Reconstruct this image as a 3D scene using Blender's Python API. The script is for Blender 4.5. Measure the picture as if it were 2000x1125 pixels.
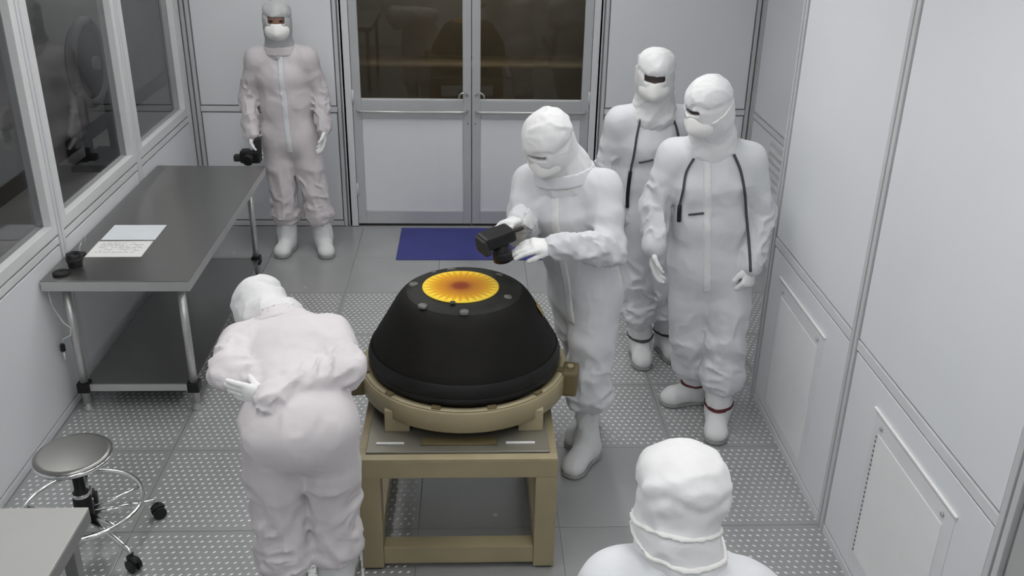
import bpy, bmesh, math, random
import numpy as np
from mathutils import Matrix, Vector

# ------------------------------------------------------------------ clear
for o in list(bpy.data.objects):
    bpy.data.objects.remove(o, do_unlink=True)
S = bpy.context.scene
COL = S.collection

# ------------------------------------------------------------------ camera
cd = bpy.data.cameras.new('camera')
cd.sensor_width = 36.0
cd.lens = 33.3
cd.clip_start = 0.05
cd.clip_end = 60
cam = bpy.data.objects.new('camera', cd)
COL.objects.link(cam)
cam.matrix_world = Matrix(((0.99909, 0.00020, -0.04257, 0.0),
                           (-0.03883, 0.41414, -0.90938, 0.0),
                           (0.01745, 0.91021, 0.41377, 2.65),
                           (0, 0, 0, 1)))
S.camera = cam

# ------------------------------------------------------------------ world, exposure
w = bpy.data.worlds.new('world')
S.world = w
w.use_nodes = True
w.node_tree.nodes['Background'].inputs[0].default_value = (0.5, 0.52, 0.55, 1)
w.node_tree.nodes['Background'].inputs[1].default_value = 0.02
S.view_settings.view_transform = 'Standard'
S.view_settings.look = 'None'
S.view_settings.gamma = 1.0
S.view_settings.use_curve_mapping = False
S.view_settings.exposure = 0.50
LIGHT = 7.4          # radiance of the ceiling luminaires (built further down)

random.seed(7)
rng = np.random.default_rng(11)

# ------------------------------------------------------------------ materials
MATS = {}


def mat(name, color, rough=0.5, metal=0.0, spec=0.5, noise=0.0, nscale=8.0, bump=0.0, bscale=60.0,
        emit=None, estr=0.0, stretch=(1, 1, 1), rnoise=0.0):
    m = bpy.data.materials.new(name)
    m.use_nodes = True
    nt = m.node_tree
    b = nt.nodes['Principled BSDF']
    b.inputs['Base Color'].default_value = (*color, 1)
    b.inputs['Roughness'].default_value = rough
    b.inputs['Metallic'].default_value = metal
    b.inputs['Specular IOR Level'].default_value = spec
    if noise or bump or rnoise:
        tc = nt.nodes.new('ShaderNodeTexCoord')
        mp = nt.nodes.new('ShaderNodeMapping')
        mp.inputs['Scale'].default_value = stretch
        nt.links.new(tc.outputs['Object'], mp.inputs['Vector'])
    if noise or rnoise:
        n = nt.nodes.new('ShaderNodeTexNoise')
        n.inputs['Scale'].default_value = nscale
        n.inputs['Detail'].default_value = 5
        nt.links.new(mp.outputs['Vector'], n.inputs['Vector'])
        if noise:
            r = nt.nodes.new('ShaderNodeValToRGB')
            r.color_ramp.elements[0].position = 0.3
            r.color_ramp.elements[1].position = 0.7
            r.color_ramp.elements[0].color = (*[max(0, c * (1 - noise)) for c in color], 1)
            r.color_ramp.elements[1].color = (*[min(1, c * (1 + noise)) for c in color], 1)
            nt.links.new(n.outputs['Fac'], r.inputs['Fac'])
            nt.links.new(r.outputs['Color'], b.inputs['Base Color'])
        if rnoise:
            mr = nt.nodes.new('ShaderNodeMapRange')
            mr.inputs['To Min'].default_value = max(0.02, rough - rnoise)
            mr.inputs['To Max'].default_value = rough + rnoise
            nt.links.new(n.outputs['Fac'], mr.inputs['Value'])
            nt.links.new(mr.outputs['Result'], b.inputs['Roughness'])
    if bump:
        n2 = nt.nodes.new('ShaderNodeTexNoise')
        n2.inputs['Scale'].default_value = bscale
        n2.inputs['Detail'].default_value = 4
        nt.links.new(mp.outputs['Vector'], n2.inputs['Vector'])
        bp = nt.nodes.new('ShaderNodeBump')
        bp.inputs['Strength'].default_value = bump
        bp.inputs['Distance'].default_value = 0.01
        nt.links.new(n2.outputs['Fac'], bp.inputs['Height'])
        nt.links.new(bp.outputs['Normal'], b.inputs['Normal'])
    if emit:
        b.inputs['Emission Color'].default_value = (*emit, 1)
        b.inputs['Emission Strength'].default_value = estr
    MATS[name] = m
    return m


mat('wall_panel', (0.755, 0.775, 0.80), rough=0.38, noise=0.015, nscale=1.5)
mat('rail_grey', (0.68, 0.69, 0.71), rough=0.35, noise=0.03, nscale=4)
mat('post_grey', (0.56, 0.57, 0.58), rough=0.35, noise=0.03, nscale=4)
mat('groove', (0.26, 0.265, 0.27), rough=0.6, noise=0.05)
mat('frame_white', (0.72, 0.725, 0.73), rough=0.35, noise=0.02)
mat('door_alu', (0.50, 0.51, 0.525), rough=0.32, metal=0.15, noise=0.03, nscale=5)
mat('door_panel', (0.76, 0.77, 0.79), rough=0.4, noise=0.015)
mat('ceiling_white', (0.80, 0.80, 0.80), rough=0.6, noise=0.02)
mat('floor_metal', (0.43, 0.435, 0.44), rough=0.25, metal=0.35, noise=0.06, nscale=2.2, rnoise=0.07)
mat('floor_joint', (0.40, 0.40, 0.40), rough=0.6, noise=0.05)
mat('stud_metal', (0.80, 0.81, 0.81), rough=0.30, metal=0.15, noise=0.04, nscale=30)  # paler than the floor so the colour carries the studs' glints
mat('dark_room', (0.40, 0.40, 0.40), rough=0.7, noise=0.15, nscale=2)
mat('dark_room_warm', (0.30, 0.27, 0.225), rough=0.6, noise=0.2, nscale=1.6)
mat('shelf_edge', (0.62, 0.55, 0.42), rough=0.4, noise=0.1)
mat('mat_blue', (0.050, 0.058, 0.25), rough=0.5, spec=0.25, noise=0.10, nscale=5)
mat('steel', (0.29, 0.29, 0.28), rough=0.30, metal=0.9, noise=0.03, nscale=1.5)
mat('steel_dark', (0.30, 0.30, 0.295), rough=0.34, metal=0.85, noise=0.06, nscale=3, rnoise=0.05)
mat('steel_leg', (0.55, 0.55, 0.54), rough=0.35, metal=0.6, noise=0.04)
mat('chrome', (0.80, 0.80, 0.80), rough=0.12, metal=1.0, noise=0.03)
mat('laminate', (0.42, 0.42, 0.405), rough=0.4, noise=0.03, nscale=3)
mat('laminate_edge', (0.22, 0.22, 0.215), rough=0.4, noise=0.03)
mat('black_plastic', (0.010, 0.010, 0.011), rough=0.45, spec=0.35, noise=0.3, nscale=20)
mat('black_matte', (0.022, 0.022, 0.022), rough=0.7, noise=0.2, nscale=10)
mat('glass_black', (0.01, 0.01, 0.015), rough=0.08, noise=0.2)
mat('paper_white', (0.80, 0.80, 0.78), rough=0.8, noise=0.02, nscale=20)
mat('paper_blue', (0.70, 0.74, 0.78), rough=0.8, noise=0.02, nscale=20)
mat('ink', (0.25, 0.26, 0.27), rough=0.8, noise=0.1)
mat('tan_paint', (0.300, 0.252, 0.150), rough=0.45, noise=0.10, nscale=4, bump=0.05)
mat('tan_light', (0.37, 0.32, 0.20), rough=0.42, noise=0.12, nscale=5)
mat('tan_dark', (0.135, 0.105, 0.05), rough=0.5, noise=0.15, nscale=6)
mat('plate_grey', (0.26, 0.25, 0.21), rough=0.35, metal=0.4, noise=0.12, nscale=6)
mat('capsule_black', (0.0085, 0.0080, 0.0070), rough=0.60, spec=0.18, noise=0.25, nscale=9, bump=0.12, bscale=45, rnoise=0.1)
mat('capsule_top', (0.018, 0.018, 0.016), rough=0.55, spec=0.25, noise=0.25, nscale=9, bump=0.12, bscale=45, rnoise=0.1)
mat('capsule_band', (0.010, 0.010, 0.010), rough=0.5, spec=0.3, noise=0.2, nscale=12)
mat('plug_grey', (0.13, 0.13, 0.12), rough=0.5, noise=0.3, nscale=60)
mat('tape_tan', (0.36, 0.27, 0.10), rough=0.5, noise=0.2, nscale=30)
mat('suit_white', (0.67, 0.685, 0.71), rough=0.62, spec=0.3, noise=0.03, nscale=5, bump=0.30, bscale=13)
mat('suit_pink', (0.70, 0.665, 0.685), rough=0.62, spec=0.3, noise=0.04, nscale=4, bump=0.30, bscale=13)
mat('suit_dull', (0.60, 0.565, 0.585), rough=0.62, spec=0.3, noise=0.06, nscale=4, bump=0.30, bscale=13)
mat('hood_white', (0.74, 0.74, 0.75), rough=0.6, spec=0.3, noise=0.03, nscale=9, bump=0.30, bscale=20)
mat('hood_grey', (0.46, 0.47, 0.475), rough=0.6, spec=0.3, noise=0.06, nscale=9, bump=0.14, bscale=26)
mat('mask_white', (0.84, 0.84, 0.82), rough=0.7, spec=0.2, noise=0.02, nscale=12)
mat('glove_white', (0.84, 0.84, 0.84), rough=0.5, noise=0.02, nscale=20)
mat('boot_white', (0.72, 0.725, 0.73), rough=0.6, noise=0.04, nscale=9, bump=0.10, bscale=24)
mat('sole_grey', (0.30, 0.30, 0.30), rough=0.7, noise=0.08, nscale=20)
mat('strap_red', (0.10, 0.012, 0.018), rough=0.6, noise=0.15, nscale=20)
mat('strap_dark', (0.06, 0.06, 0.065), rough=0.6, noise=0.15, nscale=20)
mat('cord_dark', (0.055, 0.058, 0.068), rough=0.5, noise=0.15, nscale=20)
mat('skin_brown', (0.20, 0.105, 0.075), rough=0.5, noise=0.08, nscale=20)
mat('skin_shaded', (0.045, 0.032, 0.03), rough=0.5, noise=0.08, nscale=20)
mat('vent_white', (0.84, 0.85, 0.855), rough=0.42, noise=0.02)
mat('vent_frame', (0.735, 0.75, 0.77), rough=0.4, noise=0.02)
mat('ledge_white', (0.86, 0.86, 0.85), rough=0.35, noise=0.02)
mat('light_diffuser', (0.9, 0.9, 0.9), rough=0.6, emit=(1.0, 0.995, 0.98), estr=LIGHT)
mat('light_dim', (0.9, 0.9, 0.9), rough=0.6, emit=(1.0, 0.97, 0.92), estr=LIGHT * 1.2)  # for the unseen lamps added to lift the rooms beyond the glass


def glass_mat(name, tint, ior):
    m = bpy.data.materials.new(name)
    m.use_nodes = True
    nt = m.node_tree
    nt.nodes.clear()
    out = nt.nodes.new('ShaderNodeOutputMaterial')
    mx = nt.nodes.new('ShaderNodeMixShader')
    # Schlick reflectance of a pane face, the same from either side of the glass
    ge = nt.nodes.new('ShaderNodeNewGeometry')
    dt = nt.nodes.new('ShaderNodeVectorMath')
    dt.operation = 'DOT_PRODUCT'
    nt.links.new(ge.outputs['Normal'], dt.inputs[0])
    nt.links.new(ge.outputs['Incoming'], dt.inputs[1])
    f0 = ((ior - 1) / (ior + 1)) ** 2

    def M(op, a, b=0.0):
        n = nt.nodes.new('ShaderNodeMath')
        n.operation = op
        for i, v in enumerate((a, b)):
            if isinstance(v, (int, float)):
                n.inputs[i].default_value = v
            else:
                nt.links.new(v, n.inputs[i])
        return n.outputs[0]
    fac = M('ADD', M('MULTIPLY', M('POWER', M('SUBTRACT', 1.0, M('ABSOLUTE', dt.outputs['Value'])), 5.0), 1 - f0), f0)
    tr = nt.nodes.new('ShaderNodeBsdfTransparent')
    tr.inputs['Color'].default_value = (*tint, 1)
    gl = nt.nodes.new('ShaderNodeBsdfGlossy')
    gl.inputs['Roughness'].default_value = 0.015
    gl.inputs['Color'].default_value = (0.9, 0.9, 0.9, 1)
    nt.links.new(fac, mx.inputs['Fac'])
    nt.links.new(tr.outputs[0], mx.inputs[1])
    nt.links.new(gl.outputs[0], mx.inputs[2])
    nt.links.new(mx.outputs[0], out.inputs['Surface'])
    MATS[name] = m


glass_mat('glass_window', (0.72, 0.73, 0.74), 1.5)
glass_mat('glass_door', (0.70, 0.67, 0.61), 1.5)


def decal_mat():
    m = bpy.data.materials.new('sun_disc')
    m.use_nodes = True
    nt = m.node_tree
    L = nt.links.new
    b = nt.nodes['Principled BSDF']
    b.inputs['Roughness'].default_value = 0.5
    b.inputs['Specular IOR Level'].default_value = 0.2
    tc = nt.nodes.new('ShaderNodeTexCoord')
    sp = nt.nodes.new('ShaderNodeSeparateXYZ')
    L(tc.outputs['Object'], sp.inputs[0])

    def M(op, a, bb=None):
        n = nt.nodes.new('ShaderNodeMath')
        n.operation = op
        for i, v in enumerate((a, bb)):
            if v is None:
                continue
            if isinstance(v, (int, float)):
                n.inputs[i].default_value = v
            else:
                L(v, n.inputs[i])
        return n.outputs[0]
    x, y = sp.outputs[0], sp.outputs[1]
    r = M('SQRT', M('ADD', M('MULTIPLY', x, x), M('MULTIPLY', y, y)))
    rn = M('DIVIDE', r, 0.158)
    ang = M('ARCTAN2', y, x)
    ray = M('MULTIPLY', M('COSINE', M('MULTIPLY', ang, 30)), 0.5)
    # rays only show in the outer half
    wt = nt.nodes.new('ShaderNodeMapRange')
    wt.inputs['From Min'].default_value = 0.45
    wt.inputs['From Max'].default_value = 0.95
    L(rn, wt.inputs['Value'])
    t = M('ADD', rn, M('MULTIPLY', M('MULTIPLY', ray, wt.outputs[0]), 0.24))
    cr = nt.nodes.new('ShaderNodeValToRGB')
    e = cr.color_ramp.elements
    e[0].position, e[0].color = 0.0, (0.20, 0.030, 0.008, 1)
    e[1].position, e[1].color = 1.0, (0.88, 0.62, 0.05, 1)
    for p, c in ((0.17, (0.24, 0.042, 0.008)), (0.34, (0.47, 0.17, 0.012)), (0.62, (0.64, 0.29, 0.010)), (0.82, (0.78, 0.44, 0.014)), (0.93, (0.92, 0.70, 0.08))):
        q = e.new(p)
        q.color = (*c, 1)
    L(t, cr.inputs['Fac'])
    L(cr.outputs['Color'], b.inputs['Base Color'])
    MATS['sun_disc'] = m


decal_mat()


# ------------------------------------------------------------------ object helpers
def tag(o, label=None, cat=None, group=None, kind=None):
    if label:
        o['label'] = label
    if cat:
        o['category'] = cat
    if group:
        o['group'] = group
    if kind:
        o['kind'] = kind
    return o


def empty(name, loc):
    o = bpy.data.objects.new(name, None)
    o.location = loc
    o.empty_display_size = 0.1
    COL.objects.link(o)
    return o


def link(name, me, parent=None, loc=(0, 0, 0)):
    o = bpy.data.objects.new(name, me)
    COL.objects.link(o)
    o.location = loc
    if parent is not None:
        o.parent = parent
    return o


class MB:
    """collects shapes in world coordinates; build() links ONE mesh object, stored relative to `base`"""

    def __init__(s):
        s.v, s.f, s.sm = [], [], []

    def add(s, vs, fs, smooth=False):
        n = len(s.v)
        s.v += [tuple(p) for p in vs]
        s.f += [tuple(i + n for i in q) for q in fs]
        s.sm += [smooth] * len(fs)
        return s

    def box(s, lo, hi, bev=0.0, rot=0.0, piv=None, tilt=None):
        lo, hi = [min(a, b) for a, b in zip(lo, hi)], [max(a, b) for a, b in zip(lo, hi)]
        bm = bmesh.new()
        bmesh.ops.create_cube(bm, size=1)
        for v in bm.verts:
            v.co = Vector([(lo[i] + hi[i]) / 2 + v.co[i] * (hi[i] - lo[i]) for i in range(3)])
        if bev:
            bev = min(bev, 0.45 * min(hi[i] - lo[i] for i in range(3)))
            bmesh.ops.bevel(bm, geom=list(bm.edges), offset=bev, segments=2, profile=0.6, affect='EDGES')
        if rot:
            c = Vector(piv) if piv is not None else Vector([(lo[i] + hi[i]) / 2 for i in range(3)])
            bmesh.ops.rotate(bm, verts=bm.verts, cent=c, matrix=Matrix.Rotation(rot, 3, 'Z'))
        bm.verts.index_update()
        s.add([v.co[:] for v in bm.verts], [[v.index for v in f.verts] for f in bm.faces])
        bm.free()
        return s

    def tube(s, pts, r, n=12, closed=False, cap=True):
        pts = [np.array(p, float) for p in pts]
        rr = r if isinstance(r, (list, tuple)) else [r] * len(pts)
        N = len(pts)
        rings = []
        ref = None
        for i, p in enumerate(pts):
            if closed:
                d = pts[(i + 1) % N] - pts[i - 1]
            else:
                d = pts[min(i + 1, N - 1)] - pts[max(i - 1, 0)]
            d = d / (np.linalg.norm(d) + 1e-9)
            if ref is None:
                ref = np.array([0, 0, 1.0]) if abs(d[2]) < 0.9 else np.array([1.0, 0, 0])
            a = ref - d * ref.dot(d)
            a /= np.linalg.norm(a)
            ref = a
            b = np.cross(d, a)
            rings.append([p + rr[i] * (a * math.cos(2 * math.pi * k / n) + b * math.sin(2 * math.pi * k / n)) for k in range(n)])
        vs = [q for R_ in rings for q in R_]
        fs = []
        M_ = N if closed else N - 1
        for i in range(M_):
            j = (i + 1) % N
            for k in range(n):
                fs.append((i * n + k, i * n + (k + 1) % n, j * n + (k + 1) % n, j * n + k))
        s.add(vs, fs, True)
        if cap and not closed:
            m0 = len(s.v) - len(vs)
            s.f += [tuple(m0 + k for k in reversed(range(n))), tuple(m0 + (N - 1) * n + k for k in range(n))]
            s.sm += [False, False]
        return s

    def lathe(s, prof, c=(0, 0), n=48, close=False, smooth=True):
        """prof: (radius, z) list, revolved about the vertical through c"""
        vs = []
        for r_, z in prof:
            for k in range(n):
                a = 2 * math.pi * k / n
                vs.append((c[0] + r_ * math.cos(a), c[1] + r_ * math.sin(a), z))
        fs = []
        m = len(prof)
        for i in range(m if close else m - 1):
            j = (i + 1) % m
            for k in range(n):
                fs.append((i * n + k, i * n + (k + 1) % n, j * n + (k + 1) % n, j * n + k))
        s.add(vs, fs, smooth)
        return s

    def mesh(s, name, m, base=(0, 0, 0)):
        me = bpy.data.meshes.new(name)
        v = np.array(s.v, float) - np.array(base, float)
        me.from_pydata(v.tolist(), [], s.f)
        me.polygons.foreach_set('use_smooth', s.sm)
        me.materials.append(MATS[m])
        bm = bmesh.new()
        bm.from_mesh(me)
        bmesh.ops.recalc_face_normals(bm, faces=bm.faces)
        bm.to_mesh(me)
        bm.free()
        me.update()
        return me

    def build(s, name, m, parent=None, base=None, auto=True):
        if base is None:
            if parent is not None:
                base = world_loc(parent)
                return link(name, s.mesh(name, m, base), parent)
            v = np.array(s.v)
            base = [float((v[:, 0].min() + v[:, 0].max()) / 2), float((v[:, 1].min() + v[:, 1].max()) / 2), float(v[:, 2].min())]
        return link(name, s.mesh(name, m, base), parent, base if parent is None else (0, 0, 0))


def world_loc(o):
    p = Vector((0, 0, 0))
    while o is not None:
        p += o.location
        o = o.parent
    return tuple(p)


def box(name, lo, hi, m, parent=None, bev=0.0, **k):
    return MB().box(lo, hi, bev, **k).build(name, m, parent)


# ------------------------------------------------------------------ the room shell
XL, XR, XA, YB, YF, ZC = -2.08, 1.54, 2.13, 7.02, -0.70, 2.90
YE = 4.44          # where the right-hand wall ends and the alcove opens
TH = 0.10

floor = box('floor', (XL - TH, YF - TH, -0.08), (XA + TH, YB + TH, -0.006), 'floor_joint')
tag(floor, 'grey metal raised floor with studded tiles', kind='structure')
T = 0.61
tile_me = MB().box((-T / 2 + .0015, -T / 2 + .0015, -0.02), (T / 2 - .0015, T / 2 - .0015, 0.0), 0.0012).mesh('floor_tile', 'floor_metal')
fl = world_loc(floor)
tx0, ty0 = XL + 0.02, 3.31 - 7 * T
studs = []


def stud(cx, cy, a):
    """a low raised lozenge of the tread plate"""
    L_, W_, h_ = 0.0095, 0.0044, 0.0016
    c, s_ = math.cos(a), math.sin(a)
    base = [(L_, 0), (L_ * .35, W_), (-L_ * .35, W_), (-L_, 0), (-L_ * .35, -W_), (L_ * .35, -W_)]
    top = [(L_ * .5, 0), (0, W_ * .45), (-L_ * .5, 0), (0, -W_ * .45)]
    P = [(cx + x * c - y * s_, cy + x * s_ + y * c, 0.0) for x, y in base] + [(cx + x * c - y * s_, cy + x * s_ + y * c, h_) for x, y in top]
    F = [(0, 1, 7, 6), (1, 2, 7), (2, 3, 8, 7), (3, 4, 9, 8), (4, 5, 9), (5, 0, 6, 9), (6, 7, 8, 9)]
    return P, F


sv, sf = [], []
for i in range(7):
    for j in range(13):
        cx, cy = tx0 + (i + .5) * T, ty0 + (j + .5) * T
        if cy - T / 2 > YB or cy + T / 2 < YF or cx - T / 2 > XA:
            continue
        link('floor_tile', tile_me, floor, (cx - fl[0], cy - fl[1], -fl[2]))
        solid = (-0.2 < cx < 0.75 and cy < 4.2) or cy > 5.6 or cy < 1.8
        if solid:
            continue
        ang = math.radians(42) if cx < -0.1 else math.radians(138)  # lean per side imitates which lozenge flanks catch the light
        n = 17
        p = (T - 0.07) / (n - 1)
        for a in range(n):
            for b in range(n):
                P, F = stud(cx - (T - .07) / 2 + a * p + (p / 2 if b % 2 else 0) - p / 4, cy - (T - .07) / 2 + b * p, ang)
                k = len(sv)
                sv += P
                sf += [tuple(q + k for q in f) for f in F]
sm = MB()
sm.v, sm.f, sm.sm = sv, sf, [False] * len(sf)
me = bpy.data.meshes.new('floor_stud')
me.from_pydata([(x - fl[0], y - fl[1], z - fl[2]) for x, y, z in sv], [], sf)
me.materials.append(MATS['stud_metal'])
so = link('floor_stud', me, floor)
tag(so, kind='stuff')

ceiling = box('ceiling', (XL - TH, YF - TH, ZC), (XA + TH, YB + TH, ZC + .08), 'ceiling_white')
tag(ceiling, 'white cleanroom ceiling above the frame', kind='structure')

# ---- a wall module: panels with recessed joints and flush rails; axis 'x' runs along x (back wall), 'y' along y (side walls)
PG = 0.010          # joint width
RW = 0.040          # rail width


def wbox(par, name, axis, plane, inward, a0, a1, z0, z1, d0, d1, m, bev=0.002):
    """box on a wall: a0..a1 along the wall, z0..z1 up, d0..d1 proud of the plane towards the room"""
    p0, p1 = plane + inward * d0, plane + inward * d1
    if axis == 'x':
        lo, hi = (a0, min(p0, p1), z0), (a1, max(p0, p1), z1)
    else:
        lo, hi = (min(p0, p1), a0, z0), (max(p0, p1), a1, z1)
    return MB().box(lo, hi, bev).build(name, m, par)


def panels(par, axis, plane, inward, stops, zr, pm='wall_panel', post='post_grey', pw=0.062):
    for k in range(len(stops) - 1):
        a0, a1 = stops[k], stops[k + 1]
        for q in range(len(zr) - 1):
            wbox(par, 'panel', axis, plane, inward, a0 + pw / 2 + PG, a1 - pw / 2 - PG, zr[q] + RW / 2 + PG, zr[q + 1] - RW / 2 - PG, 0, .014, pm)
        for q in range(len(zr)):
            wbox(par, 'rail', axis, plane, inward, a0 + pw / 2 + .004, a1 - pw / 2 - .004, max(0, zr[q] - RW / 2), zr[q] + RW / 2, 0, .016, 'rail_grey')
    for a in stops:
        wbox(par, 'post', axis, plane, inward, a - pw / 2, a - .006, 0, ZC, 0, .020, post)
        wbox(par, 'post', axis, plane, inward, a + .006, a + pw / 2, 0, ZC, 0, .020, post)


# back wall: two backings beside the double door and one above it
DL, DR, DT = -0.95, 0.95, 2.14
wb = MB().box((XL - TH, YB, 0), (DL, YB + TH, ZC)).box((DR, YB, 0), (XA + TH, YB + TH, ZC)).box((DL, YB, DT), (DR, YB + TH, ZC)).build('wall_back', 'groove')
tag(wb, 'pale grey panelled back wall either side of the double door', kind='structure')
panels(wb, 'x', YB, -1, [XL + .045, DL - .012], [0.02, 0.92, ZC - .02])
panels(wb, 'x', YB, -1, [DR + .012, XA - .03], [0.02, 0.92, ZC - .02])
wbox(wb, 'panel', 'x', YB, -1, DL + .03, DR - .03, DT + .09, ZC - .03, 0, .014, 'wall_panel')

# right wall with its return into the alcove
wr = MB().box((XR, YF, 0), (XR + .09, YE, ZC)).box((XR, YE - .06, 0), (XA + .1, YE, ZC)).build('wall_right', 'groove')
tag(wr, 'pale grey panelled right wall with low vents', kind='structure')
panels(wr, 'y', XR, -1, [2.13, 3.295, YE - .035], [0.02, 0.92, ZC - .02])
wbox(wr, 'panel', 'y', XR, -1, 0.92, 2.08, 0.03, ZC - .03, 0, .010, 'dark_room')
panels(wr, 'y', XR, -1, [-.62, 0.90], [0.02, 0.92, ZC - .02])
wa = box('wall_alcove', (XA, YE, 0), (XA + TH, YB, ZC), 'groove')
tag(wa, 'grey panelled side wall of the alcove at the back right', kind='structure')
panels(wa, 'y', XA, -1, [YE + .05, 5.70, YB - .05], [0.02, 0.92, ZC - .02])

# left wall: low panels, then windows
ZS = 0.955
WST = [2.05, 3.30, 4.54, 5.77, 6.93]
wl = MB().box((XL - TH, YF, 0), (XL, YB, ZS - .059)).box((XL - TH, YF, 2.35), (XL, YB, ZC)).box((XL - TH, YF, 0), (XL, 2.05, ZC)).build('wall_left', 'groove')
tag(wl, 'pale grey panelled left wall below the windows', kind='structure')
for k in range(len(WST) - 1):
    wbox(wl, 'panel', 'y', XL, 1, WST[k] + .041, WST[k + 1] - .041, .05, ZS - .118, 0, .014, 'wall_panel')
    wbox(wl, 'rail', 'y', XL, 1, WST[k] + .035, WST[k + 1] - .035, 0, .04, 0, .016, 'rail_grey')
    wbox(wl, 'rail', 'y', XL, 1, WST[k] + .035, WST[k + 1] - .035, ZS - .106, ZS - .071, -.02, .014, 'frame_white')
    wbox(wl, 'panel', 'y', XL, 1, WST[k] + .041, WST[k + 1] - .041, 2.40, ZC - .03, 0, .014, 'wall_panel')
for a in WST:
    wbox(wl, 'post', 'y', XL, 1, a - .031, a - .004, 0, ZC, -.08, .020, 'rail_grey')
    wbox(wl, 'post', 'y', XL, 1, a + .004, a + .031, 0, ZC, -.08, .020, 'rail_grey')
    wbox(wl, 'post_core', 'y', XL, 1, a - .006, a + .006, 0, ZC, -.08, .008, 'groove')
wbox(wl, 'panel', 'y', XL, 1, -.6, 2.0, .03, ZC - .03, 0, .014, 'wall_panel')
for k in range(len(WST) - 1):
    a0, a1 = WST[k] + .033, WST[k + 1] - .033
    wn = empty('window_%d' % (k + 1), (XL, (a0 + a1) / 2, ZS - .06))
    tag(wn, 'dark tinted window with pale frame in the left wall', kind='structure')
    fw = 0.055
    for lo, hi, nm in (((a0, ZS - .058), (a1, ZS), 'window_frame'), ((a0, 2.29), (a1, 2.35), 'window_frame'),
                       ((a0, ZS), (a0 + fw, 2.29), 'window_frame'), ((a1 - fw, ZS), (a1, 2.29), 'window_frame')):
        wbox(wn, nm, 'y', XL, 1, lo[0], hi[0], lo[1], hi[1], -.06, .016, 'frame_white', .003)
    wbox(wn, 'pane', 'y', XL, 1, a0 + fw, a1 - fw, ZS, 2.29, -.030, -.024, 'glass_window', 0)

wf = box('wall_front', (XL - TH, YF - TH, 0), (XA + TH, YF, ZC), 'wall_panel')
tag(wf, 'pale wall behind the viewpoint', kind='structure')

# rooms beyond the glass
XC, YC = -3.85, 13.0
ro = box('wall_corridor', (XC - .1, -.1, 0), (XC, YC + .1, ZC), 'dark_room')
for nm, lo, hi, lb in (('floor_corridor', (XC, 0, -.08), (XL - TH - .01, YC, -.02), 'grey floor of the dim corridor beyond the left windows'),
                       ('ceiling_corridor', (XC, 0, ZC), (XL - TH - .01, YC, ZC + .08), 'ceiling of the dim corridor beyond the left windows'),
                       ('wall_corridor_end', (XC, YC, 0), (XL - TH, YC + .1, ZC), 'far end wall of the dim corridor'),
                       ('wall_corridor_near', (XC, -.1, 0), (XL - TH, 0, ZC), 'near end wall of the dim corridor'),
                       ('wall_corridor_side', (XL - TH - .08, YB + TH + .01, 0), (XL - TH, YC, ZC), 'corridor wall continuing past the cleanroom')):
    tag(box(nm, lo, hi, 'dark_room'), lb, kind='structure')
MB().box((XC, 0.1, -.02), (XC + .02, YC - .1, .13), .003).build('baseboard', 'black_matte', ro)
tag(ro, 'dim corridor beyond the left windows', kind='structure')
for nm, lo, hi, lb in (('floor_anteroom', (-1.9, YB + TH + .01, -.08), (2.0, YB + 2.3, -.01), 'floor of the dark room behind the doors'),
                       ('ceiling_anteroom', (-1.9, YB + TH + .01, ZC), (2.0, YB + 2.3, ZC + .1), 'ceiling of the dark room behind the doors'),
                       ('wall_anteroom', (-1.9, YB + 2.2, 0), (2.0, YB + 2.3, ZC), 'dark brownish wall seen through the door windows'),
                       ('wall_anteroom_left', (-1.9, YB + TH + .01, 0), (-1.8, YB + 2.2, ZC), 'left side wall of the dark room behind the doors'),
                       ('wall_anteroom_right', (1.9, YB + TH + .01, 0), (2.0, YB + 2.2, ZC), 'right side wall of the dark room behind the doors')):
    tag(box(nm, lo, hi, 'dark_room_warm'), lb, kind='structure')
sh = empty('storage_shelf', (0, YB + 1.2, 0))
tag(sh, 'dim shelf board in the dark room behind the door windows', 'shelf')
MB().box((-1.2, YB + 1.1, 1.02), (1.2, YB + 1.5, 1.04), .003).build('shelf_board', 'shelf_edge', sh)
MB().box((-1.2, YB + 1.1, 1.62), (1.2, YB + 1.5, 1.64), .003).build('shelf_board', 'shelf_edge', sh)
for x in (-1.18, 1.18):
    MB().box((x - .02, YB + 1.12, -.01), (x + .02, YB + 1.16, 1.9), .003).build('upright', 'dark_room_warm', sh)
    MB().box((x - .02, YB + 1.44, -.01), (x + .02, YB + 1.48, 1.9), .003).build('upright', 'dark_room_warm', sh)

mc_ = empty('drum_machine', (-3.45, 8.75, -.02))
tag(mc_, 'dark round-topped machine dimly seen through the left window', 'machine')
rim_ = [(-3.45, 8.75 + .36 * math.cos(a), .90 + .36 * math.sin(a)) for a in np.linspace(0, 2 * math.pi, 36, endpoint=False)]
MB().tube(rim_, .045, 10, closed=True).build('drum_rim', 'groove', mc_)
MB().tube([(-3.52, 8.75, .90), (-3.44, 8.75, .90), (-3.40, 8.75, .90)], [.34, .34, .12], 32).build('drum_face', 'black_matte', mc_)
MB().tube([(-3.44, 8.75, .90), (-3.36, 8.75, .90)], .06, 20).build('hub', 'groove', mc_)
for dy in (-.30, .30):
    MB().box((-3.48, 8.75 + dy - .03, -.02), (-3.42, 8.75 + dy + .03, .72), .004).build('leg', 'black_matte', mc_)
MB().box((-3.62, 8.40, -.019), (-3.28, 9.10, .03), .006).build('base', 'black_matte', mc_)

# ------------------------------------------------------------------ double door
trim = MB().box((DL, YB - .02, 0), (DL + .065, YB + .09, DT), .004).box((DR - .065, YB - .02, 0), (DR, YB + .09, DT), .004).box((DL, YB - .02, DT - .06), (DR, YB + .09, DT), .004).build('trim_1', 'rail_grey')
tag(trim, 'grey metal frame round the double door', kind='structure')


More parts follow.
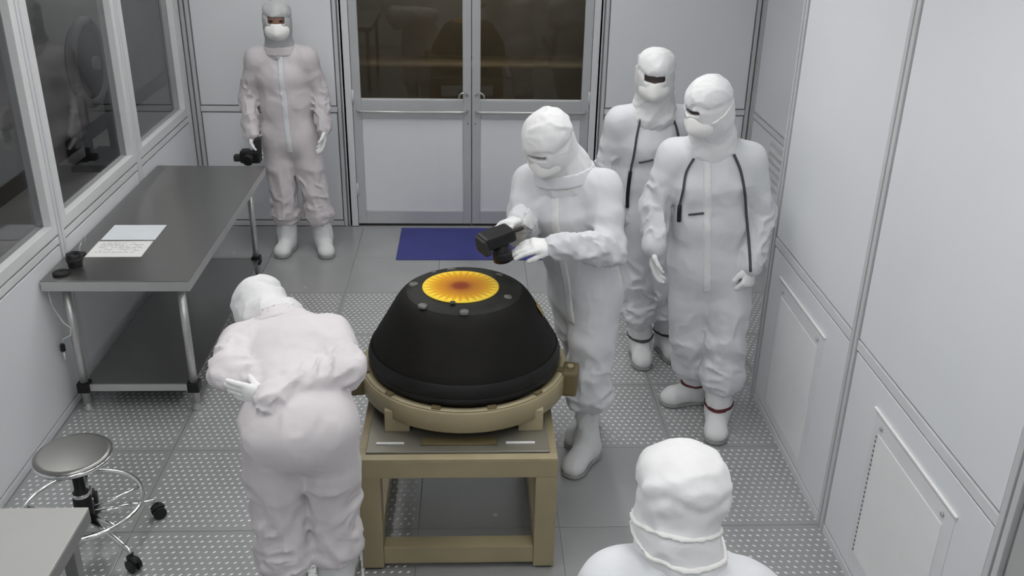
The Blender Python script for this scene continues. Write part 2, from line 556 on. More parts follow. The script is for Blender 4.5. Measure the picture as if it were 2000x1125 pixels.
def door(n, x0, x1, hinge):
    """x0..x1 leaf; hinge -1 hinged on the left, +1 on the right"""
    d = empty('door_%d' % n, ((x0 + x1) / 2, YB, 0))
    tag(d, ('left' if hinge < 0 else 'right') + ' leaf of the grey double door with dark glass above a white panel', kind='structure')
    y0, y1 = YB - .012, YB + .035
    s = 0.062
    f = lambda lo, hi, nm='stile', m='door_alu': MB().box((lo[0], y0, lo[1]), (hi[0], y1, hi[1]), .003).build(nm, m, d)
    f((x0, .018), (x0 + s, DT - .065))
    f((x1 - s, .018), (x1, DT - .065))
    f((x0 + s, .018), (x1 - s, .12), 'door_rail')
    f((x0 + s, .855), (x1 - s, .995), 'door_rail')
    f((x0 + s, DT - .13), (x1 - s, DT - .065), 'door_rail')
    MB().box((x0 + s, YB, .12), (x1 - s, YB + .02, .855), .002).build('lower_panel', 'door_panel', d)
    MB().box((x0 + s, YB + .008, .995), (x1 - s, YB + .014, DT - .13)).build('pane', 'glass_door', d)
    for za, zb in ((.995, 1.003),):
        MB().box((x0 + s, YB - .008, za), (x1 - s, YB + .012, zb), .002).build('glazing_bead', 'rail_grey', d)
    # push bar, bent back to the leaf at both ends
    xa, xb = x0 + .03, x1 - .03
    z = .915
    MB().tube([(xa, y0, z), (xa + .01, y0 - .03, z), (xa + .035, y0 - .042, z), (xb - .035, y0 - .042, z), (xb - .01, y0 - .03, z), (xb, y0, z)], .011, 10).build('push_bar', 'steel_leg', d)
    # curved lever pull by the meeting stile
    xm = x1 - s / 2 if hinge < 0 else x0 + s / 2
    sg = -1 if hinge < 0 else 1
    MB().tube([(xm, y0, 1.035), (xm + sg * .01, y0 - .035, 1.055), (xm + sg * .035, y0 - .045, 1.062), (xm + sg * .055, y0 - .04, 1.045), (xm + sg * .06, y0 - .03, 1.015)], .007, 8).build('lever_handle', 'steel_leg', d)
    for z in (1.03, .82):
        MB().lathe([(0.0, 0), (.009, 0), (.009, .004), (0, .004)], (0, 0), 12)
        MB().box((xm - sg * .005 - .006, y0 - .003, z - .006), (xm - sg * .005 + .006, y0, z + .006), .001).build('lock_button', 'groove', d)
    xh = x0 + .004 if hinge < 0 else x1 - .004
    for z in (.3, 1.02, 1.8):
        MB().tube([(xh, y0 - .008, z - .05), (xh, y0 - .008, z + .05)], .008, 8).build('hinge', 'rail_grey', d)
    MB().box((x0, y0 + .008, .004), (x1, y1 - .008, .018)).build('door_sweep', 'black_matte', d)  # black strip standing in for the dark shade of the gap under the leaf


door(1, DL + .068, -.003, -1)
door(2, .003, DR - .068, 1)

# ------------------------------------------------------------------ wall vents
def vent(label, y0, y1, z0, z1, dotted=False):
    v = empty('return_air_vent', (XR - .014, (y0 + y1) / 2, z0))
    tag(v, label, 'vent', 'low air return vents on the right wall')
    x = XR - .014
    MB().box((x - .002, y0, z0), (x, y1, z1 - .02), .0005).build('surround', 'vent_frame', v)
    MB().box((x - .005, y0 + .06, z0 + .05), (x - .002, y1 - .05, z1 - .085), .001).build('cover_panel', 'vent_white', v)
    MB().box((x - .009, y0 - .01, z1 - .006), (x, y1 + .01, z1), .001).build('top_ledge', 'ledge_white', v)
    sc = MB()
    for yy in (y0 + .07, y1 - .07):
        MB().tube([(x - .004, yy, z1 - .05), (x - .009, yy, z1 - .05)], .008, 10).build('screw', 'steel_leg', v)
    if dotted:
        n = 26
        for k in range(n):
            z = z0 + .06 + (z1 - z0 - .16) * k / (n - 1)
            sc.box((x - .006, y1 - .045, z - .006), (x - .003, y1 - .038, z + .004))
        sc.build('perforation', 'groove', v)


vent('low white air vent on the right wall nearest the viewpoint', 2.36, 3.00, .10, .79, True)
vent('low white air vent on the right wall behind the two standing people', 3.58, 4.22, .06, .79)
g = empty('louvre_grille', (XA - .014, 6.2, .5))
tag(g, 'small grey slatted grille on the alcove wall beside the rearmost standing pair', 'grille')
MB().box((XA - .03, 5.98, .50), (XA - .014, 6.42, .86), .003).build('back_plate', 'post_grey', g)
for k in range(6):
    z = .535 + k * .055
    MB().box((XA - .045, 6.0, z), (XA - .03, 6.40, z + .028), .003).build('slat', 'frame_white' if k % 2 else 'rail_grey', g)

# ------------------------------------------------------------------ ceiling luminaires: the room's own lamps, plus added ones beyond the glass
LIGHTS = [(-1.15, 0.6, 'left of and above the viewpoint', 'light_diffuser'), (0.60, 0.6, 'right of and above the viewpoint', 'light_diffuser'),
          (-1.15, 2.3, 'above the pale foreground table', 'light_diffuser'), (0.60, 2.3, 'above the foreground person', 'light_diffuser'),
          (-1.15, 4.0, 'above the front of the steel table', 'light_diffuser'), (0.60, 4.0, 'above the photographer', 'light_diffuser'),
          (-1.15, 5.6, 'above the far end of the steel table', 'light_diffuser'), (0.60, 5.6, 'above the mat before the doors', 'light_diffuser'),
          (-3.0, 5.6, 'in the dim corridor beyond the left windows', 'light_dim'), (-3.0, 9.8, 'at the far end of the dim corridor on the left', 'light_dim'), (0.0, 8.1, 'in the dim room behind the doors', 'light_dim')]  # this row is added, unseen, to brighten what shows through the panes
for x, y, where, dm_ in LIGHTS:
    c = empty('ceiling_light', (x, y, ZC - .05))
    tag(c, 'white ceiling strip light ' + where, 'ceiling light', 'ceiling strip lights')
    MB().box((x - .18, y - .63, ZC - .05), (x + .18, y - .60, ZC), .004).box((x - .18, y + .60, ZC - .05), (x + .18, y + .63, ZC), .004) \
        .box((x - .18, y - .63, ZC - .05), (x - .15, y + .63, ZC), .004).box((x + .15, y - .63, ZC - .05), (x + .18, y + .63, ZC), .004).build('housing', 'frame_white', c)
    MB().box((x - .15, y - .60, ZC - .035), (x + .15, y + .60, ZC - .02)).build('diffuser', dm_, c)

# ------------------------------------------------------------------ floor mat
m_ = MB().box((-.545, 6.31, .0), (0.56, 6.945, .006), .002).build('floor_mat', 'mat_blue')
tag(m_, 'blue sticky mat on the floor in front of the double door', 'mat')

# ------------------------------------------------------------------ steel work table
TZ = .775
tb = empty('work_table', (-1.72, 5.13, 0))
tag(tb, 'long stainless steel work table with lower shelf along the left windows', 'table')
tx0_, tx1_, tya, tyb = -2.055, -1.355, 4.20, 6.06
MB().box((tx0_, tya, TZ - .006), (tx1_, tyb, TZ), .003).build('table_top', 'steel', tb)
MB().box((tx0_, tya, TZ - .055), (tx1_, tya + .018, TZ - .004), .004).build('front_apron', 'steel_leg', tb)
MB().box((tx0_, tyb - .018, TZ - .055), (tx1_, tyb, TZ - .004), .004).build('rear_apron', 'steel_leg', tb)
MB().box((tx1_ - .018, tya + .018, TZ - .055), (tx1_, tyb - .018, TZ - .004), .004).build('side_apron', 'steel_leg', tb)
MB().box((tx0_, tya + .018, TZ - .055), (tx0_ + .018, tyb - .018, TZ - .004), .004).build('side_apron', 'steel_leg', tb)
for lx, ly in ((-1.985, 4.30), (-1.43, 4.30), (-1.985, 5.96), (-1.455, 5.98)):
    lg = MB().tube([(lx, ly, .045), (lx, ly, TZ - .05)], .020, 16).build('leg', 'steel_leg', tb)
    MB().tube([(lx, ly, .0), (lx, ly, .012), (lx, ly, .030), (lx, ly, .05)], [.022, .022, .014, .016], 14).build('foot', 'steel_leg' if ly < 5 else 'black_plastic', lg)
    MB().box((lx - .03, ly - .03, .112), (lx + .03, ly + .03, .168), .006).build('shelf_clamp', 'black_plastic', lg)
MB().box((-1.985, 4.30, .145), (-1.43, 5.97, .152), .002).build('lower_shelf', 'steel_dark', tb)
MB().box((-1.955, 4.285, .118), (-1.46, 4.297, .156), .003).build('shelf_lip', 'steel_leg', tb)
MB().box((-1.955, 5.97, .118), (-1.46, 5.982, .156), .003).build('shelf_lip', 'steel_leg', tb)

# papers
def sheet(label, x0, x1, y0, y1, z, m, lines, rot):
    r = empty('paper_sheet', ((x0 + x1) / 2, (y0 + y1) / 2, z))
    tag(r, label, 'paper', 'paper sheets on the steel table')
    p = ((x0 + x1) / 2, (y0 + y1) / 2, z)
    MB().box((x0, y0, z), (x1, y1, z + .0012), rot=rot, piv=p).build('sheet', m, r)
    if lines:
        b = MB()
        for k in range(lines):
            yy = y1 - .03 - k * .021
            x = x0 + .03
            while x < x1 - .05:
                wd = random.uniform(.008, .032)
                if random.random() < .72:
                    b.box((x, yy, z + .0013), (min(x + wd, x1 - .03), yy + .0045, z + .0015), rot=rot, piv=p)
                x += wd + .007
        b.build('text_print', 'ink', r)


sheet('white printed sheet lying nearer the front edge of the steel table', -1.955, -1.675, 4.50, 4.715, TZ, 'paper_white', 7, math.radians(1))
sheet('pale blue sheet lying behind the printed sheet on the steel table', -1.955, -1.675, 4.735, 4.955, TZ, 'paper_blue', 0, math.radians(0.5))

# lens cap, lens and little clip stand on the table
tag(MB().lathe([(0, TZ), (.038, TZ), (.041, TZ + .003), (.041, TZ + .011), (.036, TZ + .014), (.010, TZ + .014), (.010, TZ + .012), (0, TZ + .012)], (-1.985, 4.285), 32).build('lens_cap', 'black_plastic'),
    'flat round black cap on the front corner of the steel table', 'lens cap')
ln = empty('camera_lens', (-1.965, 4.40, TZ))
tag(ln, 'short black camera lens standing behind the round cap on the steel table', 'lens')
c_ = (-1.955, 4.385)
MB().lathe([(0, TZ), (.032, TZ), (.034, TZ + .004), (.034, TZ + .022), (.038, TZ + .026), (.038, TZ + .050), (.035, TZ + .054), (.036, TZ + .066), (.030, TZ + .066), (.027, TZ + .056), (0, TZ + .056)], c_, 32).build('lens_barrel', 'black_plastic', ln)
MB().lathe([(.0382, TZ + .030), (.0395, TZ + .031), (.0395, TZ + .045), (.0382, TZ + .046)], c_, 40).build('focus_ring', 'black_matte', ln)
MB().lathe([(0, TZ + .060), (.015, TZ + .0595), (.027, TZ + .057)], c_, 24).build('front_element', 'glass_black', ln)
st = empty('clip_stand', (-1.955, 4.60, TZ))
tag(st, 'tiny stand with round black base and wire clip beside the papers', 'clip stand')
q = (-1.985, 4.53)
MB().lathe([(0, TZ), (.026, TZ), (.028, TZ + .003), (.026, TZ + .009), (0, TZ + .011)], q, 24).build('base', 'black_plastic', st)
MB().tube([(q[0], q[1], TZ + .01), (q[0] + .002, q[1], TZ + .04), (q[0] + .012, q[1] + .01, TZ + .065)], .003, 8).build('stem', 'post_grey', st)
MB().tube([(q[0] + .012, q[1] + .01, TZ + .06), (q[0] + .022, q[1] + .01, TZ + .085), (q[0] + .030, q[1] + .012, TZ + .10), (q[0] + .034, q[1] + .012, TZ + .08), (q[0] + .02, q[1] + .01, TZ + .062)], .0028, 8).build('wire_clip', 'post_grey', st)
# cable with plug hanging by the front left leg
cb = empty('hanging_cable', (-2.0, 4.33, .30))
tag(cb, 'thin white cable with black plug hanging by the front table leg', 'cable')
MB().tube([(-2.045, 4.245, TZ - .06), (-2.05, 4.26, .62), (-2.015, 4.27, .52), (-1.985, 4.272, .49), (-1.99, 4.268, .45), (-2.03, 4.268, .43), (-2.04, 4.268, .40)], .0035, 8).build('cord', 'frame_white', cb)
MB().tube([(-2.04, 4.268, .405), (-2.041, 4.268, .395), (-2.042, 4.268, .365), (-2.042, 4.268, .36)], [.006, .012, .013, .008], 10).build('plug', 'black_plastic', cb)
MB().tube([(-2.042, 4.268, .36), (-2.04, 4.268, .31)], [.006, .004], 8).build('tail', 'frame_white', cb)

# ------------------------------------------------------------------ foreground side table
ft = empty('side_table', (-1.6, 1.9, 0))
tag(ft, 'plain pale grey table corner at the bottom left of the view', 'table')
fz = .78
MB().box((-2.03, 1.20, fz - .012), (-1.195, 2.458, fz), .003).build('table_top', 'laminate', ft)
MB().box((-1.213, 1.20, fz - .055), (-1.195, 2.458, fz - .012), .002).build('side_apron', 'laminate_edge', ft)
MB().box((-2.03, 2.44, fz - .055), (-1.213, 2.458, fz - .012), .002).build('rear_apron', 'laminate_edge', ft)
MB().box((-2.03, 1.20, fz - .055), (-1.213, 1.218, fz - .012), .002).build('front_apron', 'laminate_edge', ft)
for x in (-1.98, -1.25):
    for y in (1.26, 2.40):
        MB().box((x - .02, y - .02, 0), (x + .02, y + .02, fz - .012), .004).build('leg', 'laminate_edge', ft)

# ------------------------------------------------------------------ stool
sx, sy, sz = -1.595, 3.24, .455
sl = empty('lab_stool', (sx, sy, 0))
tag(sl, 'round stainless steel lab stool with chrome foot ring on black casters', 'stool')
MB().lathe([(0, sz), (.128, sz), (.140, sz - .001), (.148, sz - .007), (.150, sz - .016), (.148, sz - .030), (.142, sz - .034), (.138, sz - .030), (0, sz - .022)], (sx, sy), 64).build('seat', 'steel', sl)
MB().lathe([(.1465, sz - .010), (.1525, sz - .012), (.1535, sz - .018), (.1515, sz - .026), (.147, sz - .028)], (sx, sy), 64).build('seat_rim', 'chrome', sl)
MB().lathe([(.03, sz - .023), (.045, sz - .024), (.045, sz - .035), (.018, sz - .05), (.018, .30), (0, .30)], (sx, sy), 24).build('seat_mount', 'steel_leg', sl)
MB().lathe([(.013, .42), (.022, .40), (.022, .27), (.03, .265), (.03, .24), (.036, .235), (.038, .15), (.034, .12), (0, .12)], (sx, sy), 28).build('gas_column', 'black_plastic', sl)
MB().lathe([(.032, .262), (.0335, .260), (.0335, .246), (.032, .244)], (sx, sy), 28).build('column_collar', 'chrome', sl)
ring = [(sx + .232 * math.cos(a), sy + .232 * math.sin(a), .20) for a in np.linspace(0, 2 * math.pi, 48, endpoint=False)]
MB().tube(ring, .011, 10, closed=True).build('foot_ring', 'chrome', sl)
for k in range(5):
    a = math.radians(-36 + 72 * k)
    ca, sa = math.cos(a), math.sin(a)
    P = lambda r_, z: (sx + r_ * ca, sy + r_ * sa, z)
    MB().tube([P(.03, .165), P(.12, .172), P(.232, .186)], .009, 10).build('ring_spoke', 'chrome', sl)
    lg = MB().tube([P(.03, .14), P(.15, .118), P(.27, .095), P(.29, .085)], [.013, .012, .011, .010], 12).build('leg', 'chrome', sl)
    MB().tube([P(.288, .088), P(.288, .055)], .007, 8).build('stem', 'black_plastic', lg)
    ct, stt = -sa, ca
    for sd in (-1, 1):
        px, py, _ = P(.288, 0)
        ox, oy = sd * .007 * ct, sd * .007 * stt
        ex, ey = sd * .022 * ct, sd * .022 * stt
        MB().tube([(px + ox, py + oy, .028), (px + ex, py + ey, .028)], .028, 20).build('caster_wheel', 'black_plastic', lg)
    MB().tube([P(.262, .05), P(.275, .06), P(.298, .06), P(.31, .045)], [.012, .014, .014, .010], 10).build('caster_hood', 'black_matte', lg)

# ------------------------------------------------------------------ capsule stand
CX, CY = -0.03, 3.57
sb = empty('capsule_stand', (CX - .02, CY, 0))
tag(sb, 'tan painted square metal stand under the black capsule', 'stand')
x0, x1, y0, y1, zt = -.44, .335, 3.05, 4.07, .53
lw = .085
for x in (x0, x1 - lw):
    for y in (y0, y1 - lw):
        lg = MB().box((x, y, .012), (x + lw, y + lw, zt - .08), .004).build('leg', 'tan_paint', sb)
        MB().box((x + .01, y + .01, 0), (x + lw - .01, y + lw - .01, .012), .002).build('foot_pad', 'black_matte', lg)
for y in (y0, y1 - lw):
    MB().box((x0, y, zt - .08), (x1, y + lw, zt), .004).build('top_rail', 'tan_paint', sb)
    MB().box((x0 + lw, y + .004, .03), (x1 - lw, y + lw - .012, .112), .004).build('bottom_rail', 'tan_paint', sb)
for x in (x0, x1 - lw):
    MB().box((x, y0 + lw, zt - .08), (x + lw, y1 - lw, zt), .004).build('top_rail', 'tan_paint', sb)
    MB().box((x + .004, y0 + lw, .03), (x + lw - .012, y1 - lw, .105), .004).build('bottom_rail', 'tan_light', sb)
MB().box((x0 + .03, y0 + .045, zt), (x1 - .03, y1 - .045, zt + .012), .003).build('deck_plate', 'plate_grey', sb)
MB().box((x0 + .002, y0 + .002, zt), (x1 - .002, y0 + .040, zt + .006), .002).build('edge_strip', 'tan_light', sb)
for xa, xb in ((-.375, -.265), (.135, .25)):
    MB().box((xa, y0 + .095, zt + .012), (xb, y0 + .107, zt + .018), .002).build('slot_trim', 'frame_white', sb)
MB().box((-.20, y0 + .085, zt + .012), (.10, y0 + .135, zt + .022), .003).build('cleat', 'tan_dark', sb)

rg = empty('support_ring', (CX, CY, zt + .012))
tag(rg, 'tan round cradle ring with side lugs holding up the black capsule', 'cradle')
z0, z1 = .600, .690
MB().lathe([(.392, z0), (.435, z0), (.438, z0 + .004), (.438, z1 - .004), (.434, z1), (.392, z1)], (CX, CY), 72, close=True).build('ring', 'tan_paint', rg)
MB().lathe([(.405, z1), (.430, z1), (.430, z1 + .006), (.405, z1 + .006)], (CX, CY), 72, close=True).build('rim', 'tan_light', rg)
for a in (-132, -48, 48, 132):
    r_ = math.radians(a)
    px, py = CX + .40 * math.cos(r_), CY + .40 * math.sin(r_)
    MB().box((px - .05, py - .035, zt + .012), (px + .05, py + .05, z0 + .04), .005).build('foot_block', 'tan_light', rg)
for a in (-170, -12, 60, 120, -100, -80):
    r_ = math.radians(a)
    if a in (-100, -80):
        continue
    px, py = CX + .455 * math.cos(r_), CY + .455 * math.sin(r_)
    l_ = MB().box((px - .035, py - .055, z0 - .01), (px + .035, py + .055, z1 + .012), .012, rot=r_).build('lug', 'tan_dark', rg)
    MB().tube([(px, py, z1 + .012), (px, py, z1 + .022)], .014, 6).build('bolt', 'tan_light', l_)
for k in range(12):
    r_ = math.radians(-165 + 30 * k)
    px, py = CX + .418 * math.cos(r_), CY + .418 * math.sin(r_)
    MB().box((px - .018, py - .011, z1 + .004), (px + .018, py + .011, z1 + .014), .002, rot=r_ + math.pi / 2).build('clip', 'tan_dark', rg)
# lower drum that the ring sits on
MB().lathe([(.27, zt + .012), (.31, zt + .012), (.31, .654), (.27, .650)], (CX, CY), 60, close=True).build('drum', 'tan_dark', rg)

# ------------------------------------------------------------------ the capsule
cp = empty('return_capsule', (CX, CY, .64))
tag(cp, 'blunt black space capsule with a yellow and orange sunburst disc on top', 'capsule')
zb = .715
MB().lathe([(0, .645), (.20, .650), (.32, .668), (.375, .685), (.398, .700), (.404, zb), (.404, zb + .010), (.400, zb + .016)], (CX, CY), 96).build('heat_shield', 'capsule_band', cp)
MB().lathe([(.398, zb + .012), (.4035, zb + .018), (.4065, zb + .030), (.404, zb + .048), (.396, zb + .068), (.392, zb + .074)], (CX, CY), 96).build('lower_band', 'capsule_band', cp)
MB().lathe([(.390, zb + .070), (.388, zb + .078), (.372, zb + .108), (.330, zb + .180), (.292, zb + .246), (.279, zb + .266), (.266, zb + .282), (.252, zb + .294), (.236, zb + .303)], (CX, CY), 96).build('backshell', 'capsule_black', cp)
ztop = zb + .322
MB().lathe([(.238, zb + .3022), (.222, zb + .310), (.205, zb + .3155), (.185, ztop - .003), (.165, ztop - .0005), (.15, ztop), (0, ztop)], (CX, CY), 96).build('top_cap', 'capsule_top', cp)
dm = MB().lathe([(.0, .004), (.10, .004), (.152, .0035), (.158, .0015), (.158, -.001)], (0, 0), 96).mesh('sun_disc', 'sun_disc')
link('sun_disc', dm, cp, (-.015, -.012, ztop - .64 + .001))
for a, r_, sc in ((169, .205, 1), (104, .192, 1.1), (40, .200, 1), (-25, .205, .9), (-87, .215, 1), (-134, .222, 1), (127, .205, .6)):
    t = math.radians(a)
    px, py = CX - .01 + r_ * math.cos(t), CY - .01 + r_ * math.sin(t)
    zz = ztop - .010 if r_ < .21 else ztop - .014
    MB().lathe([(0, zz + .0075), (.017 * sc, zz + .007), (.019 * sc, zz + .004), (.019 * sc, zz - .004)], (px, py), 20).build('plug', 'plug_grey', cp)
# little notch clip on the disc's near edge
MB().box((CX - .055, CY - .185, ztop - .002), (CX - .035, CY - .160, ztop + .006), .002).build('notch_clip', 'black_matte', cp)
# patch of tan tape on the right flank, laid along the cone
t0 = math.radians(4)
pv, pf = [], []
for i, (r_, z) in enumerate(((.3005, zb + .237), (.316, zb + .212), (.330, zb + .186))):
    for k in range(7):
        a = t0 - .13 + .26 * k / 6
        e_ = 1.0 if i == 1 else 1.0
        pv.append((CX + (r_ + .003) * math.cos(a), CY + (r_ + .003) * math.sin(a), z))
for i in range(2):
    for k in range(6):
        pf.append((i * 7 + k, i * 7 + k + 1, (i + 1) * 7 + k + 1, (i + 1) * 7 + k))
tp = MB()
tp.add(pv, pf, True)
to = tp.build('tape_patch', 'tape_tan', cp)
md = to.modifiers.new('thickness', 'SOLIDIFY')
md.thickness = .002


# ------------------------------------------------------------------ people: signed distance bodies turned into one surface
_LAT = rng.random((32, 32, 32)).astype(np.float32) * 2 - 1


def vnoise(P):
    """smooth value noise in -1..1 at points P (N,3)"""
    i = np.floor(P).astype(np.int64)
    f = (P - i).astype(np.float32)
    f = f * f * (3 - 2 * f)
    i &= 31
    j = (i + 1) & 31
    x0, y0, z0 = i[:, 0], i[:, 1], i[:, 2]
    x1, y1, z1 = j[:, 0], j[:, 1], j[:, 2]
    fx, fy, fz = f[:, 0], f[:, 1], f[:, 2]
    L_ = _LAT
    a = L_[x0, y0, z0] * (1 - fx) + L_[x1, y0, z0] * fx
    b = L_[x0, y1, z0] * (1 - fx) + L_[x1, y1, z0] * fx
    c = L_[x0, y0, z1] * (1 - fx) + L_[x1, y0, z1] * fx
    d = L_[x0, y1, z1] * (1 - fx) + L_[x1, y1, z1] * fx
    return (a * (1 - fy) + b * fy) * (1 - fz) + (c * (1 - fy) + d * fy) * fz


def V(*a):
    return np.array(a, float)


def nrm(a):
    a = np.array(a, float)
    return a / (np.linalg.norm(a) + 1e-12)


class Field:
    def __init__(s, lo, hi, h):
        s.lo = np.array(lo, float)
        s.h = h
        s.n = np.ceil((np.array(hi, float) - s.lo) / h).astype(int) + 1
        s.F = np.full(s.n, 1.0, np.float32)

    def sub(s, lo, hi):
        a = np.clip(np.floor((lo - s.lo) / s.h).astype(int), 0, s.n - 1)
        b = np.clip(np.ceil((hi - s.lo) / s.h).astype(int) + 1, 1, s.n)
        sl_ = tuple(slice(int(p), int(q)) for p, q in zip(a, b))
        g = [s.lo[k] + s.h * np.arange(a[k], b[k]) for k in range(3)]
        return sl_, np.stack(np.meshgrid(*g, indexing='ij'), -1)

    def put(s, sl_, d, k):
        A = s.F[sl_]
        d = d.astype(np.float32)
        if k <= 0:
            s.F[sl_] = np.minimum(A, d)
        else:
            h = np.clip(.5 + .5 * (A - d) / k, 0, 1)
            s.F[sl_] = A * (1 - h) + d * h - k * h * (1 - h)

    def cone(s, a, b, ra, rb, side=None, k=.03, fold=None):
        """tapered capsule from a to b; radii are numbers or (half width along side, half depth)"""
        a, b = np.array(a, float), np.array(b, float)
        ra = ra if isinstance(ra, tuple) else (ra, ra)
        rb = rb if isinstance(rb, tuple) else (rb, rb)
        m = max(*ra, *rb) + .05 + k
        sl_, P = s.sub(np.minimum(a, b) - m, np.maximum(a, b) + m)
        if P.size == 0:
            return
        L_ = np.linalg.norm(b - a) + 1e-9
        u = (b - a) / L_
        if side is None:
            side = V(1, 0, 0) if abs(u[0]) < .8 else V(0, 1, 0)
        sd = np.array(side, float)
        sd = nrm(sd - u * sd.dot(u))
        nn = np.cross(u, sd)
        Q = P - a
        al = Q @ u
        t = np.clip(al / L_, 0, 1)
        e = al - t * L_
        p, q = Q @ sd, Q @ nn
        w_ = ra[0] + (rb[0] - ra[0]) * t
        d_ = ra[1] + (rb[1] - ra[1]) * t
        mm = np.minimum(w_, d_)
        k0 = np.sqrt((p / w_) ** 2 + (q / d_) ** 2 + (e / mm) ** 2) + 1e-6
        k1 = np.sqrt((p / w_ ** 2) ** 2 + (q / d_ ** 2) ** 2 + (e / mm ** 2) ** 2) + 1e-6
        dist = k0 * (k0 - 1) / k1
        if fold:
            amp, lam, t0_, t1_, ph = fold
            near = np.abs(dist) < .05
            th = np.arctan2(q[near], p[near])
            tn, an = t[near], al[near]
            wn = np.clip((tn - t0_) / .15, 0, 1) * np.clip((t1_ - tn) / .10, 0, 1)
            ct, st_ = np.cos(th), np.sin(th)
            c1 = an / lam + .9 * np.cos(th + ph * 1.3)
            n1 = vnoise(np.stack([c1 + ph * 7, 1.25 * ct + ph * 3, 1.25 * st_ + ph * 5], -1))
            n2 = vnoise(np.stack([c1 * 1.9 + ph * 2, 2.2 * ct + 8, 2.2 * st_ + ph], -1))
            rg_ = np.clip(1 - 2.4 * np.abs(n1), 0, 1) ** 1.3 - .35 + .4 * n2
            dd = np.zeros_like(dist)
            dd[near] = amp * wn * rg_
            dist = dist - dd
        s.put(sl_, dist, k)

    def ell(s, c, r_, ax=None, k=.03):
        c = np.array(c, float)
        m = max(r_) + .05 + k
        sl_, P = s.sub(c - m, c + m)
        if P.size == 0:
            return
        Q = P - c
        if ax is not None:
            Q = np.stack([Q @ a for a in ax], -1)
        R_ = np.array(r_)
        k0 = np.linalg.norm(Q / R_, axis=-1) + 1e-6
        k1 = np.linalg.norm(Q / R_ ** 2, axis=-1) + 1e-6
        s.put(sl_, k0 * (k0 - 1) / k1, k)

    def grid(s):
        g = [s.lo[k] + s.h * np.arange(s.n[k]) for k in range(3)]
        return np.stack(np.meshgrid(*g, indexing='ij'), -1)

    def wrinkle(s, amp, fr, stretch=(1, 1, .5), seed=0.0, ridged=True):
        idx = np.argwhere(np.abs(s.F) < .03 + amp)
        P = (s.lo + idx * s.h + seed * 3.7)
        wv = np.stack([vnoise(P * fr * .6 + 5), vnoise(P * fr * .6 + 11), vnoise(P * fr * .6 + 17)], -1)
        Q = P * np.array(stretch) * fr + wv * .9
        n = vnoise(Q)
        if ridged:
            n = np.clip(1 - 2.6 * np.abs(n), 0, 1) ** 1.3 - .3
        n = n * .7 + .3 * vnoise(Q * 2.1 + 9)
        s.F[idx[:, 0], idx[:, 1], idx[:, 2]] -= amp * n

    def sample(s, P):
        q = (np.asarray(P, float) - s.lo) / s.h
        q = np.clip(q, 0, s.n - 1.001)
        i = np.floor(q).astype(int)
        f = q - i
        r_ = 0
        for dx in (0, 1):
            for dy in (0, 1):
                for dz in (0, 1):
                    w_ = (f[..., 0] if dx else 1 - f[..., 0]) * (f[..., 1] if dy else 1 - f[..., 1]) * (f[..., 2] if dz else 1 - f[..., 2])
                    r_ = r_ + w_ * s.F[i[..., 0] + dx, i[..., 1] + dy, i[..., 2] + dz]
        return r_


def nets(F, lo, h):
    """surface nets: vertices (N,3) and quads of the zero level"""
    F = np.pad(F, 1, constant_values=1.0)
    lo = np.array(lo) - h
    ins = F < 0
    nx, ny, nz = [d - 1 for d in F.shape]
    cnt = np.zeros((nx, ny, nz), np.float32)
    acc = np.zeros((nx, ny, nz, 3), np.float32)
    C = [(a, b, c) for a in (0, 1) for b in (0, 1) for c in (0, 1)]
    cut = lambda A, o: A[o[0]:o[0] + nx, o[1]:o[1] + ny, o[2]:o[2] + nz]
    for ax in range(3):
        for o in C:
            if o[ax]:
                continue
            o2 = list(o)
            o2[ax] = 1
            A, B = cut(F, o), cut(F, o2)
            x = (A < 0) != (B < 0)
            t = np.where(x, A / np.where(x, A - B, 1), 0)
            cnt += x
            for d in range(3):
                acc[..., d] += x * (o[d] + (t if d == ax else 0))
    act = cnt > 0
    vid = np.full(act.shape, -1, np.int64)
    idx = np.argwhere(act)
    vid[act] = np.arange(len(idx))
    v = lo + h * (idx + acc[act] / cnt[act][:, None])
    quads = []
    for ax in range(3):
        a1, a2 = (ax + 1) % 3, (ax + 2) % 3
        s0 = [slice(None)] * 3
        s1 = [slice(None)] * 3
        s0[ax], s1[ax] = slice(0, -1), slice(1, None)
        A, B = ins[tuple(s0)], ins[tuple(s1)]
        e = np.argwhere(A != B)
        fl_ = A[A != B]
        ok = (e[:, a1] > 0) & (e[:, a2] > 0) & (e[:, a1] < act.shape[a1]) & (e[:, a2] < act.shape[a2])
        e, fl_ = e[ok], fl_[ok]

        def g(d1, d2):
            q = e.copy()
            q[:, a1] -= d1
            q[:, a2] -= d2
            return vid[q[:, 0], q[:, 1], q[:, 2]]
        qd = np.stack([g(1, 1), g(0, 1), g(0, 0), g(1, 0)], 1)
        qd[~fl_] = qd[~fl_][:, ::-1]
        quads.append(qd)
    q = np.concatenate(quads)
    return v, q[(q >= 0).all(1)]


def relax(v, q, it=2, lam=.5):
    E = np.concatenate([q[:, [0, 1]], q[:, [1, 2]], q[:, [2, 3]], q[:, [3, 0]]])
    n = len(v)
    i0, i1 = np.concatenate([E[:, 0], E[:, 1]]), np.concatenate([E[:, 1], E[:, 0]])
    c = np.maximum(np.bincount(i0, minlength=n), 1)[:, None]
    for _ in range(it):
        s_ = np.stack([np.bincount(i0, weights=v[i1, d], minlength=n) for d in range(3)], -1)
        v = v * (1 - lam) + lam * s_ / c
    return v


